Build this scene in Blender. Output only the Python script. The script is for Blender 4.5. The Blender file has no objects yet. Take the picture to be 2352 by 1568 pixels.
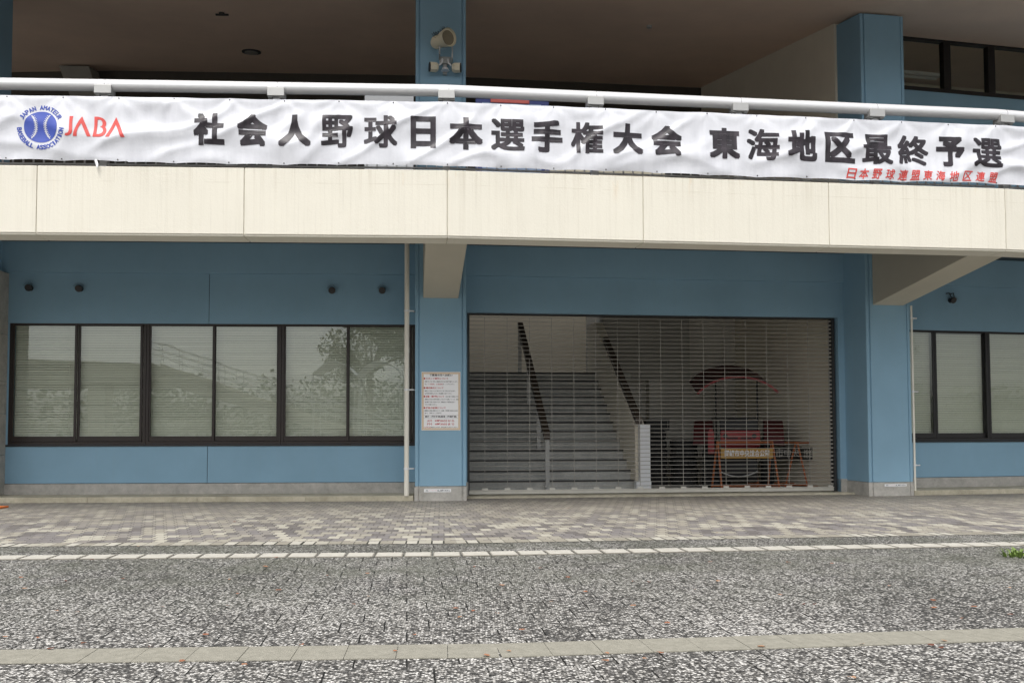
import bpy, bmesh, math, random
from mathutils import Vector, Matrix, noise
R = math.radians
random.seed(7)
scn = bpy.context.scene
C = scn.collection

# ---------------------------------------------------------------- camera
cd = bpy.data.cameras.new("camera"); cam = bpy.data.objects.new("camera", cd); C.objects.link(cam)
cd.sensor_width = 36; cd.lens = 36 * 1950 / 2351
cd.shift_x = (1175.5 - 1101) / 2351; cd.shift_y = (905 - 784) / 2351
cd.clip_end = 2000; cd.clip_start = 0.05
cam.matrix_world = Matrix.Translation((0, 0, 1.4)) @ Matrix.Rotation(math.pi / 2 + .0409, 4, 'X') @ Matrix.Rotation(-.0015, 4, 'Z')
scn.camera = cam
# ---------------------------------------------------------------- sky and sun (overcast)
w = bpy.data.worlds.new("World"); scn.world = w; w.use_nodes = True
nt = w.node_tree; nt.nodes.clear()
sky = nt.nodes.new('ShaderNodeTexSky'); sky.sky_type = 'NISHITA'; sky.sun_disc = False
sky.sun_elevation = R(58); sky.sun_rotation = R(195); sky.air_density = 1.0; sky.dust_density = 4.0
hs = nt.nodes.new('ShaderNodeHueSaturation'); hs.inputs['Saturation'].default_value = .22
bg = nt.nodes.new('ShaderNodeBackground'); bg.inputs['Strength'].default_value = .12
wo = nt.nodes.new('ShaderNodeOutputWorld')
nt.links.new(sky.outputs[0], hs.inputs['Color']); nt.links.new(hs.outputs[0], bg.inputs[0]); nt.links.new(bg.outputs[0], wo.inputs[0])
sl = bpy.data.lights.new("sun", 'SUN'); sl.energy = 1.2; sl.angle = R(25); sl.color = (1, .97, .92)
so = bpy.data.objects.new("sun", sl); C.objects.link(so)
el, az = R(58), R(195)
sd = Vector((math.sin(az) * math.cos(el), math.cos(az) * math.cos(el), math.sin(el)))
so.rotation_euler = sd.to_track_quat('Z', 'Y').to_euler()
scn.view_settings.view_transform = 'Standard'; scn.view_settings.look = 'None'
scn.view_settings.exposure = 0.80; scn.view_settings.gamma = 1
scn.cycles.use_denoising = True
scn.cycles.max_bounces = 10; scn.cycles.transparent_max_bounces = 24
scn.cycles.sample_clamp_indirect = 6

# ---------------------------------------------------------------- plan of the building: five straight bays
L = 9.37
T = [-.03, .0427, .1134, .1966, .27]
D = [Vector((math.cos(t), math.sin(t), 0)) for t in T]
N = [Vector((math.sin(t), -math.cos(t), 0)) for t in T]      # outward, towards the camera
V = [None] * 6
V[2] = Vector((-.7605, 16.6237, 0)); V[1] = V[2] - L * D[1]; V[0] = V[1] - L * D[0]
for b in (2, 3, 4): V[b + 1] = V[b] + L * D[b]
def P(b, s, n, z): return V[b] + s * D[b] + n * N[b] + Vector((0, 0, z))
def mit(i, n, z=0):
    if i == 0: return V[0] + n * N[0] + Vector((0, 0, z))
    if i == 5: return V[5] + n * N[4] + Vector((0, 0, z))
    a, c = N[i - 1], N[i]
    return V[i] + n * (a + c) / (1 + a.dot(c)) + Vector((0, 0, z))
TC = [0] + [(T[i - 1] + T[i]) / 2 for i in range(1, 5)] + [.3]
def PC(i, s, n, z):                                           # frame standing at a column
    t = TC[i]
    return V[i] + s * Vector((math.cos(t), math.sin(t), 0)) + n * Vector((math.sin(t), -math.cos(t), 0)) + Vector((0, 0, z))

# ---------------------------------------------------------------- mesh builder
class MB:
    def __init__(s): s.v = []; s.f = []; s.uv = []; s.sm = []
    def add(s, vs, fs, uv=None, smooth=False):
        o = len(s.v); s.v += [tuple(p) for p in vs]
        for k, f in enumerate(fs):
            s.f.append([o + i for i in f]); s.uv.append(uv[k] if uv else None); s.sm.append(smooth)
    def hexa(s, p):                                           # p: 8 points, bottom ring 0-3, top ring 4-7
        s.add(p, [(3, 2, 1, 0), (4, 5, 6, 7), (0, 1, 5, 4), (1, 2, 6, 5), (2, 3, 7, 6), (3, 0, 4, 7)])
    def lb(s, b, s0, s1, n0, n1, z0, z1, fr=P):               # box in a bay's frame
        q = [(s0, n1), (s1, n1), (s1, n0), (s0, n0)]
        s.hexa([fr(b, a, n, z0) for a, n in q] + [fr(b, a, n, z1) for a, n in q])
    def box(s, c, h, M=None):
        c = Vector(c); p = [Vector((x * h[0], y * h[1], z * h[2])) for z in (-1, 1) for x, y in ((-1, -1), (1, -1), (1, 1), (-1, 1))]
        s.hexa([(M @ (c + q)) if M else c + q for q in p])
    def prism(s, pts0, pts1):                                 # two matching outlines joined
        n = len(pts0)
        s.add(list(pts0) + list(pts1), [tuple(range(n - 1, -1, -1)), tuple(range(n, 2 * n))] + [(i, (i + 1) % n, n + (i + 1) % n, n + i) for i in range(n)])
    def tube(s, path, r, seg=10, sy=1.0, up=None, cap=True):
        path = [Vector(p) for p in path]; rings = []
        rr = r if isinstance(r, (list, tuple)) else [r] * len(path)
        for i, p in enumerate(path):
            t = (path[min(i + 1, len(path) - 1)] - path[max(i - 1, 0)]).normalized()
            u = Vector(up) if up else (Vector((0, 0, 1)) if abs(t.z) < .95 else Vector((1, 0, 0)))
            a = t.cross(u).normalized(); c = a.cross(t).normalized()
            rings.append([p + rr[i] * (math.cos(k * 2 * math.pi / seg) * a + sy * math.sin(k * 2 * math.pi / seg) * c) for k in range(seg)])
        vs = [q for g in rings for q in g]; fs = []
        for i in range(len(path) - 1):
            for k in range(seg): fs.append((i * seg + k, i * seg + (k + 1) % seg, (i + 1) * seg + (k + 1) % seg, (i + 1) * seg + k))
        s.add(vs, fs, smooth=True)
        if cap: s.add(rings[0] + rings[-1], [tuple(range(seg)), tuple(range(2 * seg - 1, seg - 1, -1))])
    def strip(s, n0, n1, z0, z1, b0=0, b1=5, dz=0):           # solid band following the mitred bays
        for b in range(b0, b1):
            p = [mit(b, n1, z0 + dz * n1), mit(b + 1, n1, z0 + dz * n1), mit(b + 1, n0, z0 + dz * n0), mit(b, n0, z0 + dz * n0)]
            s.hexa(p + [q + Vector((0, 0, z1 - z0)) for q in p])
    def sheet(s, n0, n1, z, b0=0, b1=5):                      # flat band with (along, out) UV
        for b in range(b0, b1):
            p = [mit(b, n1, z), mit(b + 1, n1, z), mit(b + 1, n0, z), mit(b, n0, z)]
            uv = [((q - V[b]).dot(D[b]) + b * L, (q - V[b]).dot(N[b])) for q in p]
            s.add(p, [(0, 1, 2, 3)], [uv])
    def build(s, name, mat, parent=None, bevel=0, recalc=True):
        me = bpy.data.meshes.new(name); me.from_pydata(s.v, [], s.f)
        if any(s.uv):
            ul = me.uv_layers.new(name="UVMap")
            for p, u in zip(me.polygons, s.uv):
                for k, li in enumerate(p.loop_indices):
                    if u: ul.data[li].uv = u[k]
        me.polygons.foreach_set('use_smooth', s.sm)
        if recalc:
            bm = bmesh.new(); bm.from_mesh(me); bmesh.ops.recalc_face_normals(bm, faces=bm.faces); bm.to_mesh(me); bm.free()
        me.update()
        o = bpy.data.objects.new(name, me); C.objects.link(o)
        if mat: me.materials.append(mat)
        if bevel:
            m = o.modifiers.new('bevel', 'BEVEL'); m.width = bevel; m.segments = 2; m.limit_method = 'ANGLE'
        if parent: attach(o, parent)
        return o
def attach(o, parent):
    o.parent = parent
    if parent.type == 'EMPTY': o.matrix_parent_inverse = parent.matrix_basis.inverted()   # mesh parents already sit at the world origin
def tag(o, label=None, cat=None, group=None, kind=None):
    if label: o['label'] = label
    if cat: o['category'] = cat
    if group: o['group'] = group
    if kind: o['kind'] = kind
    return o
def thing(name, loc, label, cat, group=None):
    o = bpy.data.objects.new(name, None); C.objects.link(o); o.location = loc; o.empty_display_size = .2
    return tag(o, label, cat, group)

# ---------------------------------------------------------------- materials
class NB:                                                     # little node helper
    def __init__(s, name):
        s.m = bpy.data.materials.new(name); s.m.use_nodes = True; s.t = s.m.node_tree
        s.b = s.t.nodes['Principled BSDF']; s.o = s.t.nodes['Material Output']
    def n(s, typ, **k):
        q = s.t.nodes.new(typ)
        for a, b in k.items(): setattr(q, a, b)
        return q
    def l(s, a, b): s.t.links.new(a, b)
    def math(s, op, a, b=None, c=None):
        q = s.n('ShaderNodeMath', operation=op)
        for i, x in enumerate((a, b, c)):
            if x is None: continue
            if isinstance(x, (int, float)): q.inputs[i].default_value = x
            else: s.l(x, q.inputs[i])
        return q.outputs[0]
    def coord(s, kind='Object', scale=(1, 1, 1), rot=(0, 0, 0)):
        tc = s.n('ShaderNodeTexCoord'); mp = s.n('ShaderNodeMapping')
        mp.inputs['Scale'].default_value = scale; mp.inputs['Rotation'].default_value = rot
        s.l(tc.outputs[kind], mp.inputs[0]); return mp.outputs[0]
    def noise(s, vec, scale, detail=3, rough=.55):
        q = s.n('ShaderNodeTexNoise'); q.inputs['Scale'].default_value = scale; q.inputs['Detail'].default_value = detail
        q.inputs['Roughness'].default_value = rough; s.l(vec, q.inputs['Vector']); return q.outputs['Fac']
    def ramp(s, fac, stops, const=False):
        q = s.n('ShaderNodeValToRGB'); s.l(fac, q.inputs[0]); cr = q.color_ramp
        if const: cr.interpolation = 'CONSTANT'
        while len(cr.elements) < len(stops): cr.elements.new(.5)
        for e, (p, c) in zip(cr.elements, stops):
            e.position = p; e.color = (c, c, c, 1) if isinstance(c, (int, float)) else (*c, 1)
        return q.outputs[0]
    def mix(s, fac, a, b, mode='MIX'):
        q = s.n('ShaderNodeMix', data_type='RGBA', blend_type=mode)
        for i, x in ((0, fac), (6, a), (7, b)):
            if isinstance(x, (int, float)): q.inputs[i].default_value = x
            elif isinstance(x, tuple): q.inputs[i].default_value = (*x, 1)
            else: s.l(x, q.inputs[i])
        return q.outputs[2]
    def bump(s, h, strength=.3, dist=.005):
        q = s.n('ShaderNodeBump'); q.inputs['Strength'].default_value = strength; q.inputs['Distance'].default_value = dist
        s.l(h, q.inputs['Height']); s.l(q.outputs[0], s.b.inputs['Normal'])
    def fin(s, col, rough=.7, metal=0, spec=.5):
        if isinstance(col, tuple): s.b.inputs['Base Color'].default_value = (*col, 1)
        else: s.l(col, s.b.inputs['Base Color'])
        if isinstance(rough, (int, float)): s.b.inputs['Roughness'].default_value = rough
        else: s.l(rough, s.b.inputs['Roughness'])
        s.b.inputs['Metallic'].default_value = metal; s.b.inputs['Specular IOR Level'].default_value = spec
        return s.m
def plain(name, col, rough=.6, metal=0, var=.12, sc=6, bs=.1, bd=.002, spec=.5):
    q = NB(name); co = q.coord(); a = q.noise(co, sc, 5)
    c = q.mix(q.math('MULTIPLY', a, 1.0), tuple(x * (1 - var) for x in col), tuple(min(1, x * (1 + var)) for x in col))
    q.bump(q.noise(co, 180, 2), bs, bd); return q.fin(c, rough, metal, spec=spec)

def mat_paint(name, col, streak=.1, bump=.35, gloss=.75, stain=(.5, .45, .38)):
    q = NB(name); co = q.coord()
    big = q.noise(co, .7, 4); mid = q.noise(co, 5, 4)
    st = q.noise(q.coord(scale=(9, 9, .35)), 1.3, 5, .65)
    c = q.mix(q.ramp(big, [(.3, 0.0), (.7, 1.0)]), tuple(x * .93 for x in col), tuple(min(1, x * 1.05) for x in col))
    c = q.mix(q.math('MULTIPLY', q.ramp(st, [(.52, 0.0), (.72, 1.0)]), streak), c, stain)
    c = q.mix(q.math('MULTIPLY', q.ramp(mid, [(.4, 0.0), (.75, 1.0)]), .05), c, tuple(x * .6 for x in col))
    q.bump(q.math('ADD', q.noise(co, 90, 3), q.math('MULTIPLY', q.noise(co, 22, 3), .8)), bump, .004)
    return q.fin(c, gloss, spec=.3)
M = {}
M['blue'] = mat_paint('blue_wall_paint', (.25, .415, .54), .10, .3, .7, (.27, .36, .40))
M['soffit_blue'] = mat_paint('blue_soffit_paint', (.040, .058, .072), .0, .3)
M['bracket'] = mat_paint('beige_bracket_paint', (.50, .47, .39), .04, .3)
M['ceiling'] = mat_paint('beige_ceiling_paint', (.84, .63, .49), .0, .25)
M['inner_wall'] = mat_paint('cream_inner_wall', (.76, .70, .58), .06, .2)
M['room_wall'] = mat_paint('grey_room_wall', (.56, .54, .49), .06, .2)
M['hall_beam'] = mat_paint('grey_beam_and_shade_paint', (.34, .33, .30), .03, .2)
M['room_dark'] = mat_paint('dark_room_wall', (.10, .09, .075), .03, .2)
def mat_fascia():
    q = NB('cream_fascia_concrete'); co = q.coord()
    col = (.71, .68, .59)
    st = q.noise(q.coord(scale=(14, 14, .25)), 1.2, 6, .7)
    st2 = q.noise(q.coord(scale=(30, 30, .6)), 1.1, 5, .7)
    big = q.noise(co, .9, 4)
    sep = q.n('ShaderNodeSeparateXYZ'); q.l(q.coord(), sep.inputs[0])
    z = sep.outputs['Z']
    top = q.ramp(q.math('SUBTRACT', z, 4.5), [(.55, 0.0), (.98, 1.0)])
    line = q.math('LESS_THAN', q.math('ABSOLUTE', q.math('SUBTRACT', z, q.math('ADD', 5.27, q.math('MULTIPLY', q.noise(co, 1.5, 3), .03)))), .004)
    c = q.mix(q.ramp(big, [(.3, 0.0), (.7, 1.0)]), tuple(x * .95 for x in col), col)
    c = q.mix(q.math('MULTIPLY', q.ramp(st, [(.5, 0.0), (.75, 1.0)]), q.math('ADD', .15, q.math('MULTIPLY', top, .30))), c, (.42, .37, .28))
    c = q.mix(q.math('MULTIPLY', q.ramp(st2, [(.56, 0.0), (.68, 1.0)]), .15), c, (.36, .33, .27))
    c = q.mix(q.math('MULTIPLY', line, q.math('MULTIPLY', q.ramp(q.noise(co, 2.2, 2), [(.42, 0.0), (.6, 1.0)]), .45)), c, (.45, .40, .31))
    rust = q.noise(q.coord(scale=(5, 5, 1.2)), 1.0, 3)
    c = q.mix(q.math('MULTIPLY', q.math('MULTIPLY', q.ramp(rust, [(.66, 0.0), (.78, 1.0)]), top), .35), c, (.55, .33, .12))
    q.bump(q.math('ADD', q.noise(co, 70, 3), q.math('MULTIPLY', q.noise(co, 18, 3), .9)), .45, .006)
    return q.fin(c, .8, spec=.25)
M['fascia'] = mat_fascia()
def mat_concrete(name, a, b, sc=3, moss=None):
    q = NB(name); co = q.coord()
    c = q.mix(q.ramp(q.noise(co, sc, 6, .65), [(.3, 0.0), (.7, 1.0)]), a, b)
    c = q.mix(q.math('MULTIPLY', q.ramp(q.noise(co, sc * 5, 4, .7), [(.5, 0.0), (.75, 1.0)]), .35), c, tuple(x * .55 for x in a))
    if moss: c = q.mix(q.math('MULTIPLY', q.ramp(q.noise(co, 1.8, 5, .7), [(.5, 0.0), (.7, 1.0)]), .5), c, moss)
    q.bump(q.noise(co, 60, 5), .35, .004); return q.fin(c, .85, spec=.3)
M['plinth'] = mat_concrete('grey_plinth_concrete', (.35, .34, .31), (.54, .52, .48), 4)
M['kerb'] = mat_concrete('pale_kerb_concrete', (.36, .33, .25), (.55, .51, .40), 3, (.20, .18, .12))
M['step'] = mat_concrete('stair_concrete', (.36, .365, .35), (.52, .52, .49), 4)
M['band'] = mat_concrete('grey_band_stone', (.245, .235, .195), (.33, .315, .265), 14)
def mat_tactile():
    q = NB('white_tactile_tile'); sep = q.n('ShaderNodeSeparateXYZ'); q.l(q.coord(), sep.inputs[0])
    c = q.mix(q.math('GREATER_THAN', sep.outputs[2], .0115), (.26, .245, .21), (.66, .64, .58))
    c = q.mix(q.math('MULTIPLY', q.noise(q.coord(), 5, 5, .7), .45), c, (.33, .31, .26)); return q.fin(c, .75)
M['tactile'] = mat_tactile()
M['frame'] = plain('dark_bronze_frame', (.022, .014, .011), .42, var=.2)
M['frame_black'] = plain('black_window_frame', (.010, .009, .009), .4, var=.2)
M['blind'] = plain('grey_white_blind', (.82, .81, .74), .6, var=.04)
M['steel'] = plain('grille_steel', (.38, .36, .32), .5, .3, var=.15)
M['rail_bar'] = plain('bottom_rail_steel', (.62, .60, .54), .45, .4)
M['alu'] = plain('white_aluminium', (.74, .74, .75), .3, .25, var=.03, bs=.03)
M['alu_grey'] = plain('grey_aluminium_bracket', (.42, .42, .41), .45, .3, var=.06)
M['pipe'] = plain('ivory_pipe', (.80, .77, .68), .45, var=.06)
M['white'] = plain('white_board', (.78, .79, .80), .5, var=.03)
M['notice_white'] = plain('notice_white_enamel', (.90, .90, .91), .45, var=.03)
M['black'] = plain('black_plastic', (.012, .012, .012), .5, var=.2)
M['lampbody'] = plain('cream_lamp_housing', (.72, .66, .50), .45, var=.08)
M['lampglass'] = plain('dull_lamp_lens', (.20, .175, .12), .3, var=.06)
M['ink'] = plain('black_ink', (.02, .02, .025), .6, var=.2)
M['red_ink'] = plain('red_ink', (.50, .03, .035), .6)
M['gold'] = plain('gold_board_edge', (.60, .36, .10), .4)
M['red_metal'] = plain('red_machine_paint', (.24, .014, .016), .45, var=.3)
M['fender_red'] = plain('deep_red_fender', (.075, .010, .011), .55, var=.3)
M['dark_red'] = plain('dark_red_canopy', (.07, .012, .012), .55, var=.3)
M['tyre'] = plain('tyre_rubber', (.02, .02, .02), .8, bs=.5, bd=.01)
M['orange'] = plain('orange_barrier_paint', (.34, .10, .03), .55, var=.25)
M['orange_bright'] = plain('orange_plastic', (.75, .20, .05), .5)
M['amber'] = plain('amber_board', (.42, .24, .05), .5, var=.2)
M['dark_grey'] = plain('dark_grey_metal', (.05, .05, .05), .5, .5)
M['navy'] = plain('navy_panel', (.05, .07, .25), .5)
M['pale_blue'] = plain('pale_blue_panel', (.35, .45, .62), .5)
M['poster_red'] = plain('coral_strip', (.75, .16, .13), .5)
M['cream_board'] = plain('cream_low_board', (.70, .64, .48), .6)
M['wood'] = plain('dark_handrail_wood', (.055, .038, .026), .5, var=.25)
M['banner_blue'] = plain('blue_print', (.045, .08, .38), .55, var=.25, sc=2)
M['banner_red'] = plain('red_print', (.62, .07, .06), .55, var=.15, sc=3)
def mat_banner(name, a, b, sc=2.0):
    q = NB(name); co = q.coord()
    f = q.noise(q.coord(scale=(2.5, 2.5, .4)), sc, 4, .6)
    c = q.mix(q.ramp(f, [(.35, 0.0), (.65, 1.0)]), a, b)
    q.bump(q.noise(co, 7, 4), .25, .02)
    return q.fin(c, .42, spec=.4)
M['banner'] = mat_banner('white_vinyl', (.60, .61, .65), (.68, .69, .73))
M['letters'] = mat_banner('black_print', (.012, .010, .013), (.045, .036, .045), 3.0)
def mat_glass():
    q = NB('window_glass'); q.t.nodes.remove(q.b)
    tr = q.n('ShaderNodeBsdfTransparent'); tr.inputs[0].default_value = (.93, .95, .92, 1)
    gl = q.n('ShaderNodeBsdfGlossy'); gl.inputs['Roughness'].default_value = .0; gl.inputs[0].default_value = (.95, 1, .98, 1)
    bp = q.n('ShaderNodeBump'); bp.inputs['Strength'].default_value = .05; bp.inputs['Distance'].default_value = .02
    q.l(q.noise(q.coord(), 1.6, 1), bp.inputs['Height']); q.l(bp.outputs[0], gl.inputs['Normal'])
    fr = q.n('ShaderNodeFresnel'); fr.inputs['IOR'].default_value = 2.1
    ge = q.n('ShaderNodeNewGeometry'); ff = q.math('MULTIPLY', fr.outputs[0], q.math('SUBTRACT', 1.0, ge.outputs['Backfacing']))
    mx = q.n('ShaderNodeMixShader'); q.l(ff, mx.inputs[0]); q.l(tr.outputs[0], mx.inputs[1]); q.l(gl.outputs[0], mx.inputs[2])
    q.l(mx.outputs[0], q.o.inputs[0]); return q.m
M['glass'] = mat_glass()
def tile_nodes(q, u, v, du, dv, shift=.5):                    # running-bond cells: ids and distance to the joint
    vv = q.math('DIVIDE', v, dv); row = q.math('FLOOR', vv); fv = q.math('FRACT', vv)
    odd = q.math('MODULO', q.math('ABSOLUTE', row), 2.0)
    uu = q.math('ADD', q.math('DIVIDE', u, du), q.math('MULTIPLY', odd, shift)); col = q.math('FLOOR', uu); fu = q.math('FRACT', uu)
    eu = q.math('MULTIPLY', q.math('MINIMUM', fu, q.math('SUBTRACT', 1.0, fu)), du)
    ev = q.math('MULTIPLY', q.math('MINIMUM', fv, q.math('SUBTRACT', 1.0, fv)), dv)
    return row, col, eu, ev
def mat_pebble():
    q = NB('washed_pebble_pavers'); co = q.coord(rot=(0, 0, -.085))
    sep = q.n('ShaderNodeSeparateXYZ'); q.l(co, sep.inputs[0])
    row, col, eu, ev = tile_nodes(q, sep.outputs[0], sep.outputs[1], .315, .315)
    wv = q.coord(scale=(1, 1.25, 1))
    wn = q.n('ShaderNodeTexNoise'); wn.inputs['Scale'].default_value = 60; q.l(wv, wn.inputs['Vector'])
    vm = q.n('ShaderNodeVectorMath', operation='MULTIPLY_ADD'); q.l(wn.outputs['Color'], vm.inputs[0]); vm.inputs[1].default_value = (.014, .014, 0); q.l(wv, vm.inputs[2])
    vo = q.n('ShaderNodeTexVoronoi'); vo.inputs['Scale'].default_value = 54; q.l(vm.outputs[0], vo.inputs['Vector'])
    sc = q.n('ShaderNodeSeparateColor'); q.l(vo.outputs['Color'], sc.inputs[0])
    big = q.noise(co, .55, 5, .6); mid = q.noise(co, 3.5, 4, .6)
    k = q.math('ADD', sc.outputs[0], q.math('MULTIPLY', q.math('SUBTRACT', big, .5), .75))
    k = q.math('ADD', k, q.math('MULTIPLY', q.math('SUBTRACT', mid, .5), .35))
    wnz = q.n('ShaderNodeTexWhiteNoise', noise_dimensions='2D'); cb = q.n('ShaderNodeCombineXYZ'); q.l(row, cb.inputs[0]); q.l(col, cb.inputs[1]); q.l(cb.outputs[0], wnz.inputs['Vector'])
    k = q.math('ADD', k, q.math('MULTIPLY', q.math('SUBTRACT', wnz.outputs['Value'], .5), .10))
    c = q.ramp(k, [(0, (.045, .044, .043)), (.27, (.10, .097, .093)), (.42, (.20, .19, .18)), (.53, (.38, .365, .335)), (.64, (.62, .60, .56)), (.82, (.82, .80, .76))], True)
    rim = q.ramp(q.math('MULTIPLY', vo.outputs['Distance'], 1.0), [(.34, 1.0), (.62, 0.0)])
    c = q.mix(q.math('MULTIPLY', q.math('SUBTRACT', 1.0, rim), .8), c, (.045, .043, .040))
    # moss towards the wall side
    mo = q.math('MULTIPLY', q.ramp(q.noise(co, 1.1, 5, .65), [(.36, 0.0), (.62, 1.0)]), q.ramp(q.math('DIVIDE', sep.outputs[1], 12.0), [(.50, 0.0), (.72, 1.0)]))
    c = q.mix(q.math('MULTIPLY', mo, .6), c, (.075, .080, .055))
    jn = q.math('MULTIPLY', q.math('LESS_THAN', eu, .0055), q.ramp(q.noise(co, 3.5, 3), [(.42, 0.0), (.5, 1.0)]))
    jn2 = q.math('MULTIPLY', q.math('LESS_THAN', ev, .002), .35)
    j = q.math('MAXIMUM', jn, jn2)
    c = q.mix(j, c, (.008, .008, .007))
    h = q.math('SUBTRACT', q.math('MULTIPLY', rim, .6), q.math('MULTIPLY', j, .8))
    q.bump(h, .7, .006)
    return q.fin(c, q.math('ADD', .45, q.math('MULTIPLY', sc.outputs[1], .3)), spec=.4)
M['pebble'] = mat_pebble()
def mat_brick():
    q = NB('mottled_interlocking_pavers'); co = q.coord('UV')
    sep = q.n('ShaderNodeSeparateXYZ'); q.l(co, sep.inputs[0])
    zig = q.math('MULTIPLY', q.math('SUBTRACT', q.math('PINGPONG', sep.outputs[1], .06), .03), .35)
    u = q.math('ADD', sep.outputs[0], zig)
    row, col, eu, ev = tile_nodes(q, u, sep.outputs[1], .158, .235)
    cb = q.n('ShaderNodeCombineXYZ'); q.l(row, cb.inputs[0]); q.l(col, cb.inputs[1])
    wn = q.n('ShaderNodeTexWhiteNoise', noise_dimensions='2D'); q.l(cb.outputs[0], wn.inputs['Vector'])
    cl = q.noise(cb.outputs[0], .33, 2, .5)
    k = q.math('ADD', q.math('MULTIPLY', wn.outputs['Value'], .62), q.math('MULTIPLY', q.math('SUBTRACT', cl, .5), 1.1))
    k = q.math('ADD', k, .22)
    c = q.ramp(k, [(0, (.165, .152, .145)), (.28, (.225, .210, .205)), (.46, (.28, .26, .235)), (.58, (.36, .335, .28)), (.74, (.47, .445, .375))], True)
    # dry grime close to the building
    gr = q.ramp(q.math('ADD', q.math('DIVIDE', sep.outputs[1], 6.2), q.math('MULTIPLY', q.math('SUBTRACT', q.noise(co, .8, 5, .6), .5), .35)), [(.22, 1.0), (.80, 0.0)])
    c = q.mix(q.math('MULTIPLY', gr, .72), c, (.25, .228, .19))
    c = q.mix(q.math('MULTIPLY', q.ramp(q.noise(co, 9, 5, .7), [(.45, 0.0), (.75, 1.0)]), .25), c, (.09, .085, .075))
    e = q.math('MINIMUM', eu, ev)
    jd = q.math('LESS_THAN', eu, .006); jh = q.math('LESS_THAN', ev, .006)
    j = q.math('MAXIMUM', q.math('MULTIPLY', jd, .75), q.math('MULTIPLY', jh, .4))
    c = q.mix(j, c, (.03, .028, .025))
    q.bump(q.math('SUBTRACT', q.ramp(q.math('MULTIPLY', e, 60.0), [(0, 0.0), (.6, 1.0)]), q.math('MULTIPLY', q.noise(co, 120, 3), .2)), .5, .006)
    return q.fin(c, .6, spec=.35)
M['brick'] = mat_brick()
def mat_border():
    q = NB('pale_edging_blocks'); co = q.coord('UV')
    sep = q.n('ShaderNodeSeparateXYZ'); q.l(co, sep.inputs[0])
    row, col, eu, ev = tile_nodes(q, sep.outputs[0], sep.outputs[1], .158, .4, 0)
    wn = q.n('ShaderNodeTexWhiteNoise', noise_dimensions='1D'); q.l(col, wn.inputs['W'])
    c = q.ramp(wn.outputs['Value'], [(0, (.30, .28, .23)), (.3, (.40, .38, .32)), (.7, (.48, .46, .40))], True)
    wide = q.math('ADD', .004, q.math('MULTIPLY', q.math('GREATER_THAN', wn.outputs['Value'], .66), .012))
    c = q.mix(q.math('LESS_THAN', eu, wide), c, (.03, .03, .022))
    q.bump(q.noise(co, 80, 4), .3, .004)
    return q.fin(c, .7)
M['border'] = mat_border()
def mat_leaf(name, a, b):
    q = NB(name); oi = q.n('ShaderNodeObjectInfo'); co = q.coord()
    c = q.mix(q.ramp(q.noise(co, 1.3, 4), [(.3, 0.0), (.7, 1.0)]), a, b)
    return q.fin(c, .6)
M['leaf'] = mat_leaf('broad_leaf', (.035, .055, .018), (.10, .14, .04))
M['bark'] = plain('bark', (.10, .075, .05), .9, bs=.6, bd=.02)

# ---------------------------------------------------------------- ground
g = MB(); g.add([(-220, -220, 0), (220, -220, 0), (220, 220, 0), (-220, 220, 0)], [(0, 1, 2, 3)])
tag(g.build('ground', M['pebble']), 'speckled black and white washed pebble paving', kind='structure')
g = MB(); g.sheet(-1.2, 5.93, .004); tag(g.build('pavement', M['brick']), 'mottled beige and mauve block pavement along the building', kind='structure')
g = MB(); g.sheet(5.93, 6.19, .006); tag(g.build('pavement_edging', M['border']), 'single row of pale edging blocks', kind='structure')
g = MB()
s_at = -1.0
for b in range(0, 5):                                         # tactile guidance strip: ribbed tiles
    a0 = -mit(b, 7.08).dot(D[b]) * 0
    s0 = (mit(b, 7.08) - V[b]).dot(D[b]); s1 = (mit(b + 1, 7.08) - V[b]).dot(D[b]); n = round((s1 - s0) / .318); st = (s1 - s0) / n
    for k in range(n):
        if b in (0, 4) and k % 1: continue
        a = s0 + k * st
        off = random.uniform(-.004, .004)
        g.lb(b, a + .008, a + st - .012, 6.95 + off, 7.235 + off, .002, .008)
        for r_ in range(4): g.lb(b, a + .02, a + st - .024, 6.965 + off + r_ * .07, 7.005 + off + r_ * .07, .008, .0135)
tag(g.build('tactile_path', M['tactile']), 'white ribbed tactile guidance strip in the paving', kind='structure')
g = MB()
for b in range(0, 5):
    s0 = (mit(b, 11.2) - V[b]).dot(D[b]); s1 = (mit(b + 1, 11.2) - V[b]).dot(D[b]); n = round((s1 - s0) / .316); st = (s1 - s0) / n
    for k in range(n): g.lb(b, s0 + k * st + .002, s0 + (k + 1) * st - .002, 11.06, 11.385, .001, .006 + random.uniform(0, .002))
tag(g.build('drainage_band', M['band']), 'flat grey stone band crossing the pebble paving', kind='structure')

# ---------------------------------------------------------------- the building
B = thing('stadium_building', V[2], 'blue and cream baseball stadium building with balcony, curved in straight bays', 'building')
# kerb platform in front of the walls (not in front of the shutter)
for b in (0, 1, 3, 4):
    k = MB(); a0, a1 = .53, L - .53
    n = 4; st = (a1 - a0) / n
    for i in range(n): k.lb(b, a0 + i * st + .003, a0 + (i + 1) * st - .003, -.02, .0, 0, .105)
    k.lb(b, a0, a1, -.79, -.021, 0, .103)
    k.build('kerb', M['kerb'], B, .006)
k = MB(); k.lb(2, .52, 8.83, -1.15, -.46, 0, .035); k.lb(2, .53, 8.82, -.50, -.44, 0, .045); k.build('threshold', M['kerb'], B, .005)
for b in (0, 1, 3, 4):
    k = MB(); k.lb(b, .45, L - .45, -1.0, -.765, 0.09, .315); k.build('wall_base', M['plinth'], B, .004)
for a, c in ((.45, .62), (8.7, 8.95)):
    k = MB(); k.lb(2, a, c, -1.04, -.77, 0, .315); k.build('wall_base', M['plinth'], B, .004)

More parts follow.
